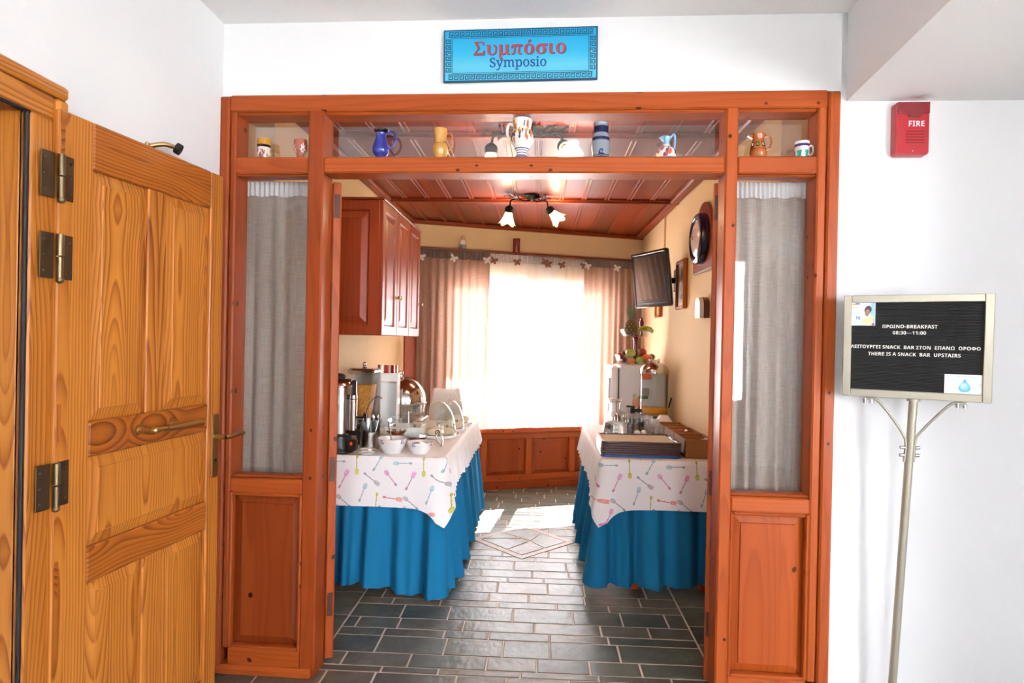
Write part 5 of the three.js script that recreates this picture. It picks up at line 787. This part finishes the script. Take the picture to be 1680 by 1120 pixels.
// ---------------------------------------------------------------- right wall: television, pictures, plaque
{
  const tv = thing('television', 'small black flat television hung from the right wall, tilted down', 'television', [0.79, 1.834, -4.47], -66 * deg);
  const hd = new THREE.Group(); const H = 0.40, W = 0.43;
  const body = part('casing', merge([mv(cbox(W, H, 0.035, 0.01), 0, 0, -0.012), mv(cbox(W - 0.10, H - 0.10, 0.05, 0.02), 0, 0, -0.05)]), gloss(18, 18, 20, 0.2), tv); body.rotation.x = 7 * deg;
  part('screen', cbox(W - 0.07, H - 0.085, 0.003, 0.001), phys({ color: col(24, 30, 38), roughness: 0.06, ior: 2.2, clearcoat: 1, clearcoatRoughness: 0.02 }), body, [0, 0.012, 0.0065]);
  part('bezel', frameRing(W, H, 0.018, 0.006), gloss(26, 26, 30, 0.15), body, [0, 0, 0.007]);
  part('speaker_strip', cbox(W - 0.06, 0.012, 0.004, 0.0015, 'x'), gloss(60, 64, 70, 0.25), body, [0, -H / 2 + 0.028, 0.006]);
  part('wall_bracket', merge([mv(cbox(0.04, 0.04, 0.14, 0.004), 0, 0, -0.13), mv(cbox(0.12, 0.16, 0.012, 0.003), 0.02, 0, -0.2, 0, 60.6 * deg - Math.PI / 2, 0)]), iron, tv);

  const pl = thing('wall_plaque', 'wooden plaque with arched top round a dark blue glazed dial', 'plaque', [RW, 1.8, -3.79], -Math.PI / 2);
  const s = new THREE.Shape(); s.moveTo(-0.22, 0.02); s.lineTo(0.22, 0.02); s.lineTo(0.22, 0.25); s.lineTo(0.165, 0.27); s.bezierCurveTo(0.17, 0.34, 0.11, 0.43, 0, 0.435); s.bezierCurveTo(-0.11, 0.43, -0.17, 0.34, -0.165, 0.27); s.lineTo(-0.22, 0.25); s.closePath();
  part('board', mv(extr(s, 0.016, 0.003, 16), 0, 0, 0.003), tint(cherry, 0.9, 0.85, 0.8), pl);
  part('rim', mv(lathe(smoothPts([[0.155, 0], [0.16, 0.02], [0.15, 0.045], [0.13, 0.056], [0.118, 0.05], [0.116, 0.03]], 24), 56), 0, 0.215, 0.018, Math.PI / 2), gloss(24, 24, 66, 0.12), pl);
  part('dial', mv(lathe(smoothPts([[0.118, 0.036], [0.1, 0.05], [0.06, 0.06], [0, 0.064]], 20), 48), 0, 0.215, 0.018, Math.PI / 2), gloss(206, 192, 190, 0.08), pl);
  part('boss', mv(ball(0.012), 0, 0.215, 0.083), brass, pl);
  part('bottom_trim', cbox(0.44, 0.012, 0.024, 0.003, 'x'), gloss(190, 190, 196, 0.2), pl, [0, 0.022, 0.014]);

  const art = (label, z, y, w, h, draw) => { const o = thing('framed_picture', label, 'picture', [RW, y, z], -Math.PI / 2); part('frame', mv(frameRing(w, h, 0.022, 0.03), 0, 0, 0.016), tint(pine, 0.85, 0.7, 0.6), o); part('print', flat(w - 0.04, h - 0.04), phys({ map: canvasTex(256, 320, draw), roughness: 0.5 }), o, [0, 0, 0.014]); part('backing', cbox(w - 0.02, h - 0.02, 0.008, 0.001), pine, o, [0, 0, 0.006]); };
  art('tall wooden framed picture beside the television', -4.36, 1.79, 0.25, 0.345, (c, w, h) => { c.fillStyle = '#d2b48a'; c.fillRect(0, 0, w, h); c.fillStyle = '#b08c60'; c.fillRect(30, 30, w - 60, h - 60); c.fillStyle = '#54402c'; c.fillRect(122, 90, 14, 170); c.beginPath(); c.ellipse(129, 90, 34, 46, 0, 0, 7); c.fill(); c.beginPath(); c.ellipse(129, 250, 50, 20, 0, 0, 7); c.fill(); c.fillStyle = '#8a6a44'; c.beginPath(); c.ellipse(90, 180, 18, 50, 0.3, 0, 7); c.ellipse(170, 180, 18, 50, -0.3, 0, 7); c.fill(); });
  art('small wooden framed picture low behind the television', -5.18, 1.69, 0.20, 0.2, (c, w, h) => { c.fillStyle = '#d8a868'; c.fillRect(0, 0, w, h); c.fillStyle = '#b87838'; c.fillRect(60, 60, w - 120, h - 120); });
  const ar = thing('ceramic_plaque', 'small white arched ceramic plaque with dark red sides', 'plaque', [RW, 1.535, -3.735], -Math.PI / 2);
  const a = new THREE.Shape(); a.moveTo(-0.055, 0); a.lineTo(0.055, 0); a.lineTo(0.055, 0.06); a.bezierCurveTo(0.055, 0.1, 0.03, 0.122, 0, 0.122); a.bezierCurveTo(-0.03, 0.122, -0.055, 0.1, -0.055, 0.06); a.closePath();
  part('body', mv(extr(a, 0.03, 0.002, 16), 0, 0, 0.003), gloss(74, 26, 34, 0.3), ar);
  part('glazed_front', mv(extr(a, 0.02, 0.004, 16), 0, 0, 0.036).scale(0.94, 0.96, 1), gloss(206, 206, 204, 0.2), ar);
}

// ---------------------------------------------------------------- ceiling lamps
{
  const flower = (h, r) => sheet((u, v) => { const a = u * 2 * Math.PI, k = 0.30 + 0.70 * Math.pow(v, 0.8) - 0.10 * Math.sin(v * Math.PI), w = 1 + 0.13 * v * v * Math.cos(a * 5), q = r * k * w; return [q * Math.cos(a), -h * (v + 0.10 * v * v * Math.cos(a * 5)), q * Math.sin(a), u, v]; }, 60, 14);
  const glass = new THREE.MeshPhysicalMaterial({ color: col(255, 236, 190), roughness: 0.8, transmission: 0.5, side: THREE.DoubleSide, emissive: new THREE.Color().setRGB(1, 0.72, 0.3), emissiveIntensity: 0.3 });
  const bulbM = new THREE.MeshStandardMaterial({ color: 0xffffff, emissive: new THREE.Color().setRGB(1, 0.9, 0.7), emissiveIntensity: 1.6 });
  const leaf = (L) => sheet((u, v) => { const w = L * 0.26 * Math.sin(Math.PI * Math.pow(v, 0.7)) * (u - 0.5) * 2; return [w, 0.18 * L * Math.sin(v * 3) + Math.abs(u - 0.5) * 0.01, v * L]; }, 4, 10);
  const leafM = iron.clone(); leafM.side = THREE.DoubleSide;
  const lamp = (label, p, turn, spec) => {
    const o = thing('ceiling_lamp', label, 'ceiling lamp', p, turn);
    part('ceiling_plate', mv(lathe(smoothPts([[0, -0.001], [0.055, -0.001], [0.056, -0.01], [0.04, -0.022], [0.018, -0.035], [0, -0.038]], 20), 30), 0, 0, 0), iron, o);
    for (const [s, tilt, yaw, L] of spec) {
      const a = part('arm', tube([[0, -0.028, 0], [s * L * 0.3, -0.045, 0.015], [s * L * 0.62, -0.03, -0.012], [s * L * 0.95, -0.04, 0.0], [s * L * 1.02, -0.085, 0.0]], 0.006, 40, 8), iron, o);
      for (let i = 0; i < 5; i++) part('leaf', mv(leaf(0.06 + 0.012 * (i % 3)), 0, 0, 0, rr(-0.5, 0.3), s * (Math.PI / 2) + rr(-1.3, 1.3), 0).translate(s * L * (0.2 + 0.19 * i), -0.035 + 0.012 * Math.sin(i * 2), 0), leafM, a);
      part('tendril', tube([[s * L * 0.6, -0.03, 0], [s * L * 0.72, 0.0, 0.02], [s * L * 0.8, 0.006, 0.02], [s * L * 0.82, -0.008, 0.02], [s * L * 0.76, -0.008, 0.02]], 0.003, 24, 6), iron, a);
      const h = new THREE.Group(); h.name = 'lamp_head'; h.position.set(s * L * 1.02, -0.085, 0); h.rotation.set(tilt, yaw, 0, 'YXZ'); o.add(h);
      part('socket', lathe(smoothPts([[0, 0.008], [0.012, 0.006], [0.03, -0.01], [0.031, -0.035], [0.026, -0.04]], 18), 24), leafM, h);
      part('shade', mv(flower(0.098, 0.058), 0, -0.028, 0), glass, h);
      part('bulb', mv(ball(0.021, 18, 14), 0, -0.075, 0), bulbM, h);
      const l = new THREE.PointLight(new THREE.Color().setRGB(1, 0.78, 0.48), 0.16, 0, 2); l.position.set(0, -0.075, 0); l.castShadow = true; h.add(l);
    }
  };
  lamp('wrought iron two-flower ceiling lamp nearer the far window', [-0.075, IC - 0.004, -4.42], 0.15, [[-1, 0.35, 0.3, 0.155], [1, 0.9, -1.2, 0.115]]);
  lamp('wrought iron two-flower ceiling lamp seen through the transom glass', [-0.06, IC - 0.004, -3.0], 0, [[-1, 0.15, 0.2, 0.19], [1, -1.0, 0.3, 0.15]]);
}
renderer.render(scene, camera);
